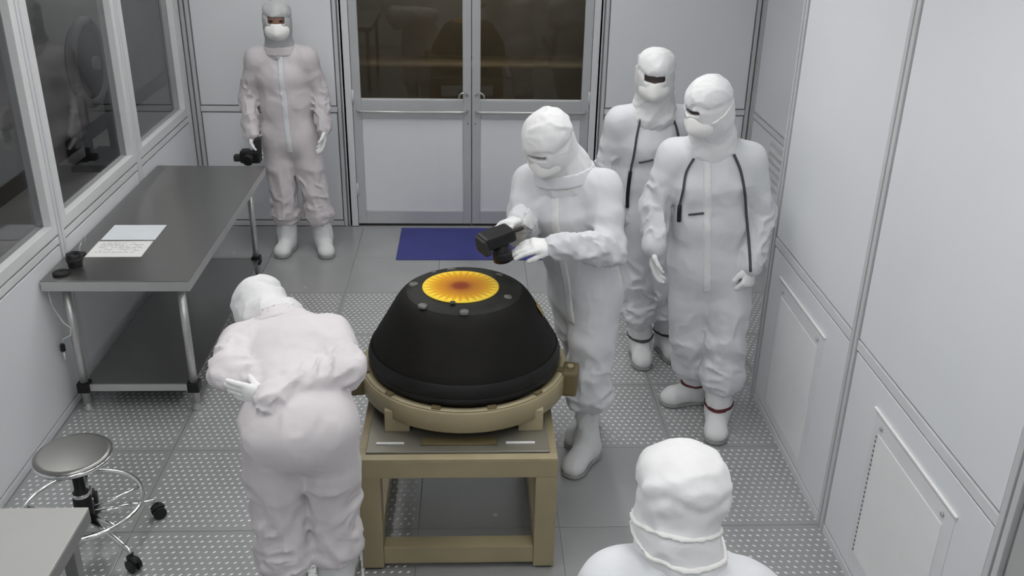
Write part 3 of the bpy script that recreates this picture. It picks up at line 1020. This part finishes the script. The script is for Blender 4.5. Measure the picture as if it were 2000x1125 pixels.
def surf(name, F, lo, h, m, parent, it=2, skin=None):
    v, q = nets(F, lo, h)
    if len(q) == 0:
        return None
    v = relax(v, q, it)
    base = np.array(world_loc(parent))
    me = bpy.data.meshes.new(name)
    vv = (v - base).astype(np.float32)
    me.vertices.add(len(vv))
    me.vertices.foreach_set('co', vv.ravel())
    me.loops.add(q.size)
    me.loops.foreach_set('vertex_index', q.ravel().astype(np.int32))
    me.polygons.add(len(q))
    me.polygons.foreach_set('loop_start', np.arange(0, q.size, 4, dtype=np.int32))
    me.polygons.foreach_set('use_smooth', np.ones(len(q), bool))
    me.materials.append(MATS[m])
    if skin is not None:
        me.materials.append(MATS[skin[0]])
        c = v[q].mean(1)
        me.polygons.foreach_set('material_index', skin[1](c).astype(np.int32))
    me.update(calc_edges=True)
    me.validate()
    return link(name, me, parent)


def glove(par, wr, el, d, pn, curl, mname, thumb_side, spread=1.0, size=1.05, cuff=.05, tcurl=.5, tout=.75):
    """hand: wrist wr, forearm from el, d = wrist->knuckles, pn = palm normal (fingers curl towards it)"""
    d = nrm(d)
    pn = nrm(np.array(pn, float) - d * np.dot(pn, d))
    s_ = np.cross(d, pn) * thumb_side          # points to the thumb side
    wr = np.array(wr, float)
    h = .0045
    f = Field(wr - .21, wr + .21, h)
    z = size
    kn = wr + d * .085 * z
    f.cone(wr + d * .015, kn, (.030 * z, .019 * z), (.041 * z, .017 * z), s_, .012)
    lens = [(.040, .026, .020), (.044, .029, .022), (.041, .027, .021), (.032, .021, .018)]
    for i, L3 in enumerate(lens):
        off = (.030 - .020 * i) * z
        p = wr + d * (.084 - .004 * abs(i - 1.2)) * z + s_ * off
        dir_ = nrm(d + s_ * (.10 - .07 * i) * spread)
        a = curl * (.45 + .06 * i)
        rad = (.0108 if i < 3 else .0094) * z
        for j, l_ in enumerate(L3):
            a_ = a * (1 + j * .85)
            dd = nrm(dir_ * math.cos(min(a_, 2.6)) + pn * math.sin(min(a_, 2.6)))
            p2 = p + dd * l_ * z
            f.cone(p, p2, rad * (1 - .05 * j), rad * (.94 - .06 * j), None, .004)
            p = p2
    tb_ = wr + d * .022 * z + s_ * .022 * z + pn * .004
    t1 = tb_ + nrm(d * .55 + s_ * tout + pn * .25 * tcurl * 2) * .042 * z
    t2 = t1 + nrm(d * .9 + s_ * .25 + pn * .5 * tcurl * 2) * .030 * z
    t3 = t2 + nrm(d * .9 + s_ * -.05 + pn * .7 * tcurl * 2) * .024 * z
    f.cone(tb_, t1, .015 * z, .0125 * z, None, .012)
    f.cone(t1, t2, .0115 * z, .0105 * z, None, .004)
    f.cone(t2, t3, .0105 * z, .0092 * z, None, .004)
    u = nrm(np.array(el, float) - wr)
    f.cone(wr + d * .02, wr, .030 * z, .033 * z, None, .015)
    f.cone(wr, wr + u * cuff, .033 * z, .040 * z, None, .012, fold=(.003, .03, 0, 1, 1.3))
    return surf('glove', f.F, f.lo, h, mname, par, 1)


def boot(par, ankle, knee, toe, top, mname, strap=None, rl=.066, rt=.082, foot=.275, seed=0.0, strapm='strap_red', lift=0.0):
    ankle, knee, toe = np.array(ankle, float), np.array(knee, float), nrm([toe[0], toe[1], 0])
    sd = np.cross(V(0, 0, 1), toe)
    g = V(ankle[0], ankle[1], 0)
    h = .007
    topp = ankle + (knee - ankle) * top
    f = Field(np.minimum(g, topp) - V(.33, .33, .03), np.maximum(g, topp) + V(.33, .33, .12), h)
    heel = g - toe * .055 + V(0, 0, .048)
    ball = g + toe * (foot * .50) + V(0, 0, .042)
    tip = g + toe * (foot * .62) + V(0, 0, .040)
    f.cone(heel, ball, (.044, .048), (.053, .044), sd, .03)
    f.cone(ball, tip, (.053, .044), (.047, .034), sd, .02)
    f.cone(g + V(0, 0, .085) - toe * .012, ball + V(0, 0, .008), (.050, .055), (.046, .034), sd, .035)
    f.cone(g + V(0, 0, .05) - toe * .01, ankle + (knee - ankle) * .12, .054, rl, sd, .04)
    f.cone(ankle + (knee - ankle) * .06, topp, rl, rt, sd, .03, fold=(.010, .07, -.2, 1.2, seed))
    f.wrinkle(.0045, 9, (1, 1, .7), seed)
    G = f.grid()
    body = np.maximum(f.F, (.010 - G[..., 2]).astype(np.float32))
    o = surf('boot_cover', body, f.lo, h, mname, par, 2)
    sole = np.maximum(np.maximum(f.F - .004, (G[..., 2] - .017).astype(np.float32)), (.002 - G[..., 2]).astype(np.float32))
    # the sole is flat: use the widest outline of the foot
    kz = int(round((.045 - f.lo[2]) / h))
    out = np.minimum(f.F[:, :, kz], f.F[:, :, max(kz - 2, 0)])[:, :, None]
    sole = np.maximum(out - .001 + 0 * G[..., 2], np.abs(G[..., 2] - .010) - .0095).astype(np.float32)
    surf('sole', sole, f.lo, h, 'sole_grey', o, 1)
    if strap:
        c = g + V(0, 0, .132)
        hh = .0042
        k = Field(c - V(.12, .12, .022), c + V(.12, .12, .022), hh)
        K = k.grid()
        body_d = f.sample(K).astype(np.float32)
        tilt = np.abs((K - c) @ nrm(V(0, 0, 1) + toe * .10)) - .0075
        band = np.maximum(np.maximum(body_d - .005, tilt.astype(np.float32)), -(body_d + .008))
        surf('strap', band, k.lo, hh, strapm, o, 1)
    return o


def person(label, J, hf, toes, mats, hands, hup=(0, 0, 1), seed=1.0, hem=.42, fat=1.0, slit=(.050, .016), hood_r=(.100, .116, .134), hair=0,
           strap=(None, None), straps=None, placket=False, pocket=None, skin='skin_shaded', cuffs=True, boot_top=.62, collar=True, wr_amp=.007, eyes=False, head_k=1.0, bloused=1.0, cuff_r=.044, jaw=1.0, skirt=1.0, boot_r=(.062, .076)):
    suit, hoodm, maskm, glovem, bootm = mats
    J = {k: np.array(v, float) for k, v in J.items()}
    pel = (J['hL'] + J['hR']) / 2
    ch = (J['sL'] + J['sR']) / 2
    base = V((J['aL'][0] + J['aR'][0]) / 2, (J['aL'][1] + J['aR'][1]) / 2, 0)
    root = empty('person', tuple(base))
    tag(root, label, 'person')
    u = nrm(ch - pel)
    s_ = nrm(J['sL'] - J['sR'])
    s_ = nrm(s_ - u * s_.dot(u))
    fw = np.cross(s_, u)
    hs = nrm(J['hL'] - J['hR'])
    allp = np.array(list(J.values()))
    h = .0082
    f = Field(allp.min(0) - V(.26, .26, .10), allp.max(0) + V(.26, .26, .18), h)
    f.lo[2] = max(f.lo[2], 0.0)
    # torso
    L_ = np.linalg.norm(ch - pel)
    wst = pel + u * L_ * .42 - fw * .005
    rib = pel + u * L_ * .78
    f.cone(pel - u * .02, wst, (.180 * fat, .145 * fat), (.172 * fat, .136 * fat), hs, .05)
    f.cone(wst, rib, (.172 * fat, .136 * fat), (.180 * fat, .132 * fat), s_, .05, fold=(.010, .10, -.3, 1.2, seed))
    f.cone(rib, ch - u * .02, (.180 * fat, .132 * fat), (.140 * fat, .098 * fat), s_, .05)
    for q in 'LR':
        f.cone(J['nk'] - u * .012, J['s' + q] - u * .004, (.060, .060), (.062, .062), None, .06)
        f.cone(ch - u * .06, J['s' + q] - u * .02, .085, .072, None, .04)
    # legs
    for q, ph in (('L', seed + .7), ('R', seed + 3.1)):
        hp, kn, an = J['h' + q], J['k' + q], J['a' + q]
        md_ = hp + (kn - hp) * .55
        f.cone(hp, md_, (.112 * fat, .122 * fat), .104 * fat, None, .045)
        f.cone(md_, kn, .104 * fat, .092 * fat, None, .020, fold=(.014, .09, .0, 1.2, ph))
        hm = kn + (an - kn) * hem
        f.cone(kn, hm, .092 * fat, .094 * bloused, None, .02, fold=(.020, .065, -.3, 1.3, ph + 1.4))
        f.cone(kn + (hm - kn) * .75, hm, .092 * fat, .104 * bloused, None, .02, fold=(.016, .035, -.3, 1.3, ph + 2.4))
        f.cone(hm, hm + nrm(an - kn) * .015, .098 * bloused, .072, None, .010)
        f.cone(hm, an, .055, .045, None, .01)
    crot = pel - V(0, 0, 1) * .06
    f.cone(crot - hs * .04, crot + hs * .04, .100 * fat, .100 * fat, None, .06)
    f.wrinkle(wr_amp, 5.5, (1, 1, .40), seed)
    # arms
    for q, ph in (('L', seed), ('R', seed + 2.2)):
        sh_, el, wr_ = J['s' + q], J['e' + q], J['w' + q]
        mid = sh_ + (el - sh_) * .45
        f.cone(sh_, mid, .068 * fat, .070 * fat, None, .05)
        f.cone(mid, el, .070 * fat, .067 * fat, None, .018, fold=(.015, .075, .0, 1.3, ph))
        f.cone(el, wr_, .069 * fat, .052, None, .014, fold=(.017, .055, -.3, 1.2, ph + 1))
        f.cone(el + (wr_ - el) * .86, wr_ + (wr_ - el) * .03, .054, cuff_r, None, .008)
    f.wrinkle(wr_amp * .4, 15.0, (1, 1, .6), seed + 4, True)
    # neck and head are part of the same surface
    hd = J['hd']
    hf = nrm(hf)
    hu = nrm(np.array(hup, float) - hf * np.dot(hup, hf))
    hl = np.cross(hu, hf)      # person's left... sign does not matter here
    ax = (hl, hf, hu)
    f.cone(J['nk'] - u * .02, hd - hu * .04, .060, .055, None, .03)
    hk = head_k
    f.ell(hd, (.078 * hk, .098 * hk, .117 * hk), ax, .02)
    f.cone(hd + hf * .090 * hk + hu * .012, hd + hf * .108 * hk - hu * .022, .008, .014, None, .012)   # nose
    for sg in (-1, 1):
        f.ell(hd + hl * sg * .080 * hk - hf * .01, (.010, .022, .032), ax, .008)                        # ears
        f.cone(hd + hf * .088 * hk + hu * .034 + hl * sg * .014, hd + hf * .080 * hk + hu * .032 + hl * sg * .045, .009, .008, None, .010)  # brow
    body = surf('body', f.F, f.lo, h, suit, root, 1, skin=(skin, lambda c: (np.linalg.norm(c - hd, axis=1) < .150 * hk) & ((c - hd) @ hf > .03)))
    # hood
    g = Field(np.minimum(hd, J['nk']) - .30, np.maximum(hd, J['nk']) + .30, .0062)
    r0, r1, r2 = hood_r
    g.ell(hd + hu * .000 - hf * .004, (r0 * jaw, r1 * jaw, r2), ax, .02)
    g.ell(hd + hu * .058 - hf * .012, (r0 * .98, r1 * .96, r2 * .60), ax, .025)
    g.cone(hd - hu * .05 - hf * .01, J['nk'] + u * .015, (r0 * .90 * jaw, r1 * .80 * jaw), (.092 * skirt, .085 * skirt), s_, .04)
    g.cone(J['nk'] + u * .015, J['nk'] - u * .045, (.092 * skirt, .085 * skirt), (.120 * skirt, .098 * skirt), s_, .03)
    # the gathered crown sits over a slightly tighter brow band
    Gq = g.grid()
    hb_ = (Gq - hd) @ hu
    g.F += (.006 * np.exp(-((hb_ - .045 - .012 * np.sin(9 * ((Gq - hd) @ hl) * 6)) / .012) ** 2)).astype(np.float32)
    g.wrinkle(.009, 10, (1, 1, 1), seed + 2)
    g.wrinkle(.004, 24, (1, 1, 1), seed + 7)
    GP = g.grid()
    Q = GP - (hd + hf * .10 * hk + hu * .024 * hk)
    a_, b_, c_ = np.abs(Q @ hl) - slit[0], np.abs(Q @ hu) - slit[1], np.abs(Q @ hf) - .085
    cutb = np.maximum(np.maximum(a_, b_), c_).astype(np.float32)
    hood = np.maximum(g.F, -cutb)
    ho = surf('hood', hood, g.lo, g.h, hoodm, root, 1)
    # mask
    m_ = Field(hd - .20, hd + .20, .005)
    mc = hd + hf * .052 * hk - hu * .048 * hk
    m_.ell(mc, (.082 * hk, .068 * hk, .066 * hk), ax, .02)
    m_.cone(hd + hf * .098 * hk - hu * .010, hd + hf * .108 * hk - hu * .055, .022, .026, None, .03)
    MP = m_.grid()
    topz = ((MP - hd) @ hu - .006 * hk)
    back = -((MP - hd) @ hf - .012)
    mk = np.maximum(np.maximum(m_.F, topz.astype(np.float32)), back.astype(np.float32))
    mo = surf('face_mask', mk, m_.lo, m_.h, maskm, root, 2)
    if straps:
        for dz, tl in straps:
            n_ = nrm(hu + hf * tl)
            slb = np.abs((GP - (hd + hu * dz)) @ n_) - .0055
            bnd = np.maximum(np.maximum(g.F - .0055, slb.astype(np.float32)), -(g.F + .006))
            bnd = np.maximum(bnd, ((GP - hd) @ hf - .07).astype(np.float32))
            surf('mask_strap', bnd, g.lo, g.h, maskm, mo, 1)
    if eyes:
        for sg in (-1, 1):
            e_ = Field(hd + hf * .088 - .05, hd + hf * .088 + .05, .0035)
            e_.ell(hd + hf * .087 * hk + hl * sg * .030 + hu * .022, (.014, .010, .0085), ax, .0)
            surf('eye', e_.F, e_.lo, e_.h, 'black_plastic', root, 1)
    if collar:
        GB = f.grid()
        nn = u
        # stand-up collar band round the neck of the coverall
        cF = Field(J['nk'] - .22, J['nk'] + .22, .007)
        cF.cone(J['nk'] - u * .035, J['nk'] + u * .012, (.122 * skirt, .106 * skirt), (.112 * skirt, .102 * skirt), s_, .01)
        inn = Field(J['nk'] - .22, J['nk'] + .22, .007)
        inn.cone(J['nk'] - u * .06, J['nk'] + u * .06, (.108 * skirt, .094 * skirt), (.099 * skirt, .092 * skirt), s_, .01)
        CP = cF.grid()
        cl_ = np.maximum(np.maximum(cF.F, -inn.F), (np.abs((CP - (J['nk'] - u * .012)) @ u) - .030).astype(np.float32))
        surf('collar', cl_, cF.lo, cF.h, suit, root, 2)
    if placket is not False:
        lo_, hi_ = pel - u * .10, J['nk'] - u * .02
        GB = f.grid()
        lat = np.abs((GB - pel) @ s_ - placket) - .021
        ax_ = (GB - pel) @ u
        rng_ = np.maximum(-.10 - ax_, ax_ - np.dot(J['nk'] - pel, u) + .03)
        frt = -((GB - pel) @ fw) + .02
        bnd = np.maximum.reduce([f.F - .006, lat.astype(np.float32), rng_.astype(np.float32), frt.astype(np.float32), -(f.F + .010)])
        surf('zip_placket', bnd, f.lo, f.h, hoodm if hoodm != 'hood_grey' else 'suit_white', root, 2)
    if pocket:
        lat0, up0, wd, tl = pocket
        pts = []
        for k in range(7):
            t = k / 6 - .5
            p0 = pel + s_ * (lat0 + wd * t) + u * (up0 + tl * t)
            pts.append(trace(f, p0, fw, .004))
        MB().tube(pts, .0055, 6).build('pocket_edge', 'cord_dark', root)
    for q in 'LR':
        hd_ = hands.get(q)
        if hd_:
            glove(root, J['w' + q], J['e' + q], hd_[0], hd_[1], hd_[2], glovem, hd_[3], *(hd_[4:] if len(hd_) > 4 else ()))
        i = 0 if q == 'L' else 1
        kw = dict(seed=seed + i, rl=boot_r[0], rt=boot_r[1])
        boot(root, J['a' + q], J['k' + q], toes[i], boot_top, bootm, strap=strap[i] is not None, strapm=strap[i] or 'strap_red', **kw)
    return root, f, dict(pel=pel, u=u, s=s_, fw=fw, nk=J['nk'], hd=hd)


def trace(f, p, fw, off):
    """first point met when coming towards p from the front"""
    p = np.array(p, float)
    t = .40
    while t > -.2:
        q = p + fw * t
        d = float(f.sample(q[None])[0])
        if d < off + .001:
            break
        t -= min(max(d * .6, .003), .012)
    return p + fw * t


def neck_cord(label, f, fr, pts, r=.0055, tip=None):
    """cord lying on a person's chest; pts are (sideways, up from pelvis) pairs, projected onto the suit"""
    P = [trace(f, fr['pel'] + fr['s'] * a + fr['u'] * b, fr['fw'], r + .004) for a, b in pts]
    o = empty('neck_cord', tuple(P[-1]))
    tag(o, label, 'cord', 'dark cords hanging round necks')
    # resample smooth
    P = np.array(P)
    Q = []
    for i in range(len(P) - 1):
        for k in range(4):
            t = k / 4
            a = P[max(i - 1, 0)]
            b, c = P[i], P[i + 1]
            d = P[min(i + 2, len(P) - 1)]
            Q.append(.5 * (2 * b + (c - a) * t + (2 * a - 5 * b + 4 * c - d) * t * t + (3 * b - a - 3 * c + d) * t ** 3))
    Q.append(P[-1])
    MB().tube(Q, r, 8).build('cord', 'cord_dark', o)
    if tip:
        n = tip
        MB().tube(Q[-n:], r * 1.7, 8).build('weighted_end', 'black_plastic', o)
    return o


W5 = ('suit_white', 'hood_white', 'mask_white', 'glove_white', 'boot_white')
P5 = ('suit_pink', 'hood_white', 'mask_white', 'glove_white', 'boot_white')
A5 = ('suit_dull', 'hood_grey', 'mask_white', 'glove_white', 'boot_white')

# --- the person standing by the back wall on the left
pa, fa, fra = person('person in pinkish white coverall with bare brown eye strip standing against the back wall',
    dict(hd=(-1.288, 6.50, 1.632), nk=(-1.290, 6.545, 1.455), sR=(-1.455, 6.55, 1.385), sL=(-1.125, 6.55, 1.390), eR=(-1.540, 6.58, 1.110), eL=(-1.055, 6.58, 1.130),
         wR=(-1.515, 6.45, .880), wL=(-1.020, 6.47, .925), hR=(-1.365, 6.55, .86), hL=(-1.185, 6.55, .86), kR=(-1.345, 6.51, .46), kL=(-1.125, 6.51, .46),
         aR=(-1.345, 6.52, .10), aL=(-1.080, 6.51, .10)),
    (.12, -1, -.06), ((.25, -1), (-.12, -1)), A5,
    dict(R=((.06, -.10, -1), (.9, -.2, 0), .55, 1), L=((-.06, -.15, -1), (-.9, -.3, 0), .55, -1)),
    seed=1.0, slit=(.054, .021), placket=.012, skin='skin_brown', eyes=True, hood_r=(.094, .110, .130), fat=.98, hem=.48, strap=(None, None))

# --- the photographer
pb, fb, frb = person('person in white coverall leaning over the capsule with a black camera in both hands',
    dict(hd=(.322, 3.86, 1.560), nk=(.400, 3.93, 1.422), sR=(.265, 4.03, 1.340), sL=(.560, 3.85, 1.370), eR=(.215, 3.90, 1.150), eL=(.590, 3.715, 1.140),
         wR=(.205, 3.69, 1.285), wL=(.345, 3.555, 1.222), hR=(.475, 4.03, .86), hL=(.560, 3.88, .86), kR=(.540, 4.00, .47), kL=(.545, 3.81, .47),
         aR=(.585, 4.07, .10), aL=(.556, 3.83, .10)),
    (-.45, -.74, -.55), ((-.55, -.9), (-.5, -.9)), W5,
    dict(R=((-.68, -.72, .04), (.15, -.25, -.9), .85, -1, 1.0, 1.1), L=((-1, -.16, .06), (.1, .35, -.9), .55, 1, .6, 1.1, .05, .4, .15)),
    seed=2.3, hem=.22, slit=(.040, .009), hood_r=(.106, .122, .140), fat=1.05, bloused=1.12, placket=.0, boot_top=.9, wr_amp=.012, skirt=1.2, boot_r=(.052, .060))

# --- the rear of the two standing on the right
pc, fc, frc = person('person in white coverall at the back of the pair on the right, facing front',
    dict(hd=(.944, 4.86, 1.640), nk=(.962, 4.92, 1.468), sR=(.790, 4.93, 1.385), sL=(1.125, 4.95, 1.385), eR=(.730, 4.97, 1.10), eL=(1.200, 4.98, 1.10),
         wR=(.790, 4.84, .87), wL=(1.165, 4.84, .86), hR=(.885, 4.95, .86), hL=(1.070, 4.96, .86), kR=(.945, 4.88, .46), kL=(1.110, 4.90, .46),
         aR=(.985, 4.88, .10), aL=(1.150, 4.95, .10)),
    (-.18, -.93, -.25), ((.15, -1), (-.05, -1)), W5,
    dict(R=((.05, -.1, -1), (.9, -.3, 0), .6, 1), L=((-.05, -.1, -1), (-.9, -.3, 0), .6, -1)),
    seed=3.9, hem=.50, slit=(.052, .017), strap=('strap_dark', 'strap_dark'), collar=False, skirt=1.12, pocket=(-.05, .345, .07, .02), hood_r=(.100, .116, .136))

# --- the front one of the pair
pd, fd, frd = person('person in white coverall, nearer of the right-hand pair, head turned towards the capsule',
    dict(hd=(1.056, 4.15, 1.645), nk=(1.112, 4.235, 1.478), sR=(.955, 4.27, 1.395), sL=(1.285, 4.21, 1.395), eR=(.880, 4.27, 1.14), eL=(1.380, 4.23, 1.12),
         wR=(.862, 4.14, .985), wL=(1.335, 4.11, .905), hR=(1.085, 4.26, .86), hL=(1.265, 4.24, .86), kR=(1.110, 4.24, .46), kL=(1.262, 4.14, .47),
         aR=(1.205, 4.36, .10), aL=(1.262, 4.12, .10)),
    (-.78, -.55, -.28), ((-.28, -1), (-.95, -.20)), W5,
    dict(R=((.02, -.15, -1), (.9, -.3, 0), .65, 1), L=((-.15, -.2, -1), (-.55, .75, -.1), 1.5, -1, .4, 1.12, .05, .5, .35)),
    seed=5.1, hem=.48, slit=(.044, .010), strap=('strap_red', 'strap_red'), collar=False, skirt=1.12, cuff_r=.054, placket=-.025, pocket=(-.075, .305, .07, .015), hood_r=(.102, .118, .140), fat=1.06,
    straps=((-.005, .35),), bloused=1.08, boot_top=.7)

# --- the one bending, seen from behind
pe, fe, fre = person('person in pinkish coverall bending forward, seen from behind with arms folded across the back',
    dict(hd=(-.818, 3.345, 1.030), nk=(-.722, 3.225, 1.035), sL=(-.850, 3.13, 1.000), sR=(-.520, 3.14, 1.030), eL=(-.850, 2.93, 1.000), eR=(-.440, 2.94, 1.005),
         wL=(-.585, 2.850, .965), wR=(-.680, 2.770, .985), hL=(-.690, 2.82, .855), hR=(-.500, 2.82, .855), kL=(-.715, 2.86, .45), kR=(-.515, 2.92, .45),
         aL=(-.700, 2.86, .10), aR=(-.530, 2.94, .10)),
    (-.45, .30, -.84), ((-.1, 1), (.1, 1)), P5,
    dict(L=((1, .10, .0), (0, .9, -.2), .55, 1, .3, 1.05, .05, .5, .1), R=((-1, .42, -.02), (.3, .9, .1), .12, -1, .0, 1.0, .05, .5, .05)),
    hup=(-.5, .85, .3), seed=6.6, hem=.55, fat=1.0, hood_r=(.100, .112, .130), collar=True, wr_amp=.012)

# --- the foreground person cut off by the lower edge
pf_, ff, frf = person('person cut off by the lower edge, seen from behind in white hood and coverall',
    dict(hd=(.390, 1.445, 1.540), nk=(.402, 1.400, 1.430), sL=(.285, 1.41, 1.372), sR=(.522, 1.37, 1.366), eL=(.200, 1.44, 1.10), eR=(.600, 1.33, 1.08),
         wL=(.240, 1.62, .92), wR=(.600, 1.53, .90), hL=(.305, 1.38, .84), hR=(.485, 1.38, .84), kL=(.300, 1.40, .45), kR=(.490, 1.40, .45),
         aL=(.295, 1.36, .10), aR=(.495, 1.36, .10)),
    (.12, .95, -.20), ((-.1, 1), (.1, 1)), W5,
    dict(L=((.1, .6, -.8), (.9, 0, -.3), .6, 1), R=((-.1, .6, -.8), (-.9, 0, -.3), .6, -1)),
    hup=(.10, .25, 1), seed=8.2, hood_r=(.093, .104, .116), straps=((-.030, .12), (-.050, -.30)), wr_amp=.008, head_k=.86, jaw=.86, skirt=.74)

neck_cord('dark cord down the right of the nearer standing person\'s chest', fd, frd, [(.095, .575), (.125, .50), (.145, .40), (.155, .30), (.165, .20), (.172, .10), (.175, .02)], .0065)
neck_cord('dark thick-ended cord down the left of the nearer standing person\'s chest', fd, frd, [(-.085, .565), (-.120, .50), (-.135, .42), (-.150, .34), (-.155, .26)], .006, 5)
neck_cord('dark thick-ended cord down the left of the rear standing person\'s chest', fc, frc, [(-.080, .565), (-.100, .48), (-.115, .38), (-.125, .28), (-.135, .16), (-.138, .08)], .006, 9)
neck_cord('dark cord over the rear standing person\'s right-hand shoulder beside the nearer head', fc, frc, [(.080, .580), (.110, .52), (.130, .44), (.145, .34)], .006)

# ------------------------------------------------------------------ the photographer's camera
cc = V(.105, 3.525, 1.245)
ca = empty('photo_camera', tuple(cc))
tag(ca, 'black photo camera pointing down at the capsule, held by the leaning person', 'camera')
M3 = Matrix.Rotation(math.radians(25), 3, 'Z') @ Matrix.Rotation(math.radians(-12), 3, 'Y')


def cam_part(name, m, mb):
    mb.v = [tuple(Vector(cc.tolist()) + M3 @ Vector(p)) for p in mb.v]
    return mb.build(name, m, ca)


cam_part('camera_body', 'black_plastic', MB().box((-.066, -.048, .0), (.066, .048, .052), .012))
cam_part('hand_grip', 'black_matte', MB().box((-.080, -.046, -.022), (-.048, .044, .046), .012))
cam_part('viewfinder_hump', 'black_plastic', MB().box((-.028, .030, -.012), (.028, .066, .044), .010))
lb = cam_part('lens', 'black_plastic', MB().lathe([(0, .0), (.034, .0), (.034, -.030), (.037, -.034), (.037, -.052), (.040, -.058), (.041, -.078), (.036, -.078), (.032, -.068), (0, -.066)], (0.008, -.004), 32))
cam_part('zoom_ring', 'black_matte', MB().lathe([(.0372, -.040), (.0385, -.041), (.0385, -.050), (.0372, -.051)], (.008, -.004), 36))
cam_part('strap_tab', 'black_matte', MB().box((.060, -.012, .018), (.120, .008, .030), .004))

# the dark camera held low by the person at the back wall
hc = V(-1.515, 6.40, .745)
hb = empty('black_camera', tuple(hc))
tag(hb, 'black camera hanging from the hand of the person at the back wall', 'camera')
MB().box((hc[0] - .075, hc[1] - .05, hc[2] - .045), (hc[0] + .06, hc[1] + .045, hc[2] + .040), .012).build('camera_body', 'black_plastic', hb)
MB().box((hc[0] + .030, hc[1] - .035, hc[2] + .03), (hc[0] + .064, hc[1] + .035, hc[2] + .125), .008).build('flash', 'black_matte', hb)
MB().box((hc[0] - .125, hc[1] - .03, hc[2] - .04), (hc[0] - .06, hc[1] + .03, hc[2] + .005), .012).build('hand_grip', 'black_matte', hb)
MB().tube([(hc[0] - .01, hc[1] - .045, hc[2]), (hc[0] - .01, hc[1] - .06, hc[2]), (hc[0] - .01, hc[1] - .105, hc[2] - .01), (hc[0] - .01, hc[1] - .11, hc[2] - .01)], [.03, .033, .036, .03], 20).build('lens', 'black_plastic', hb)
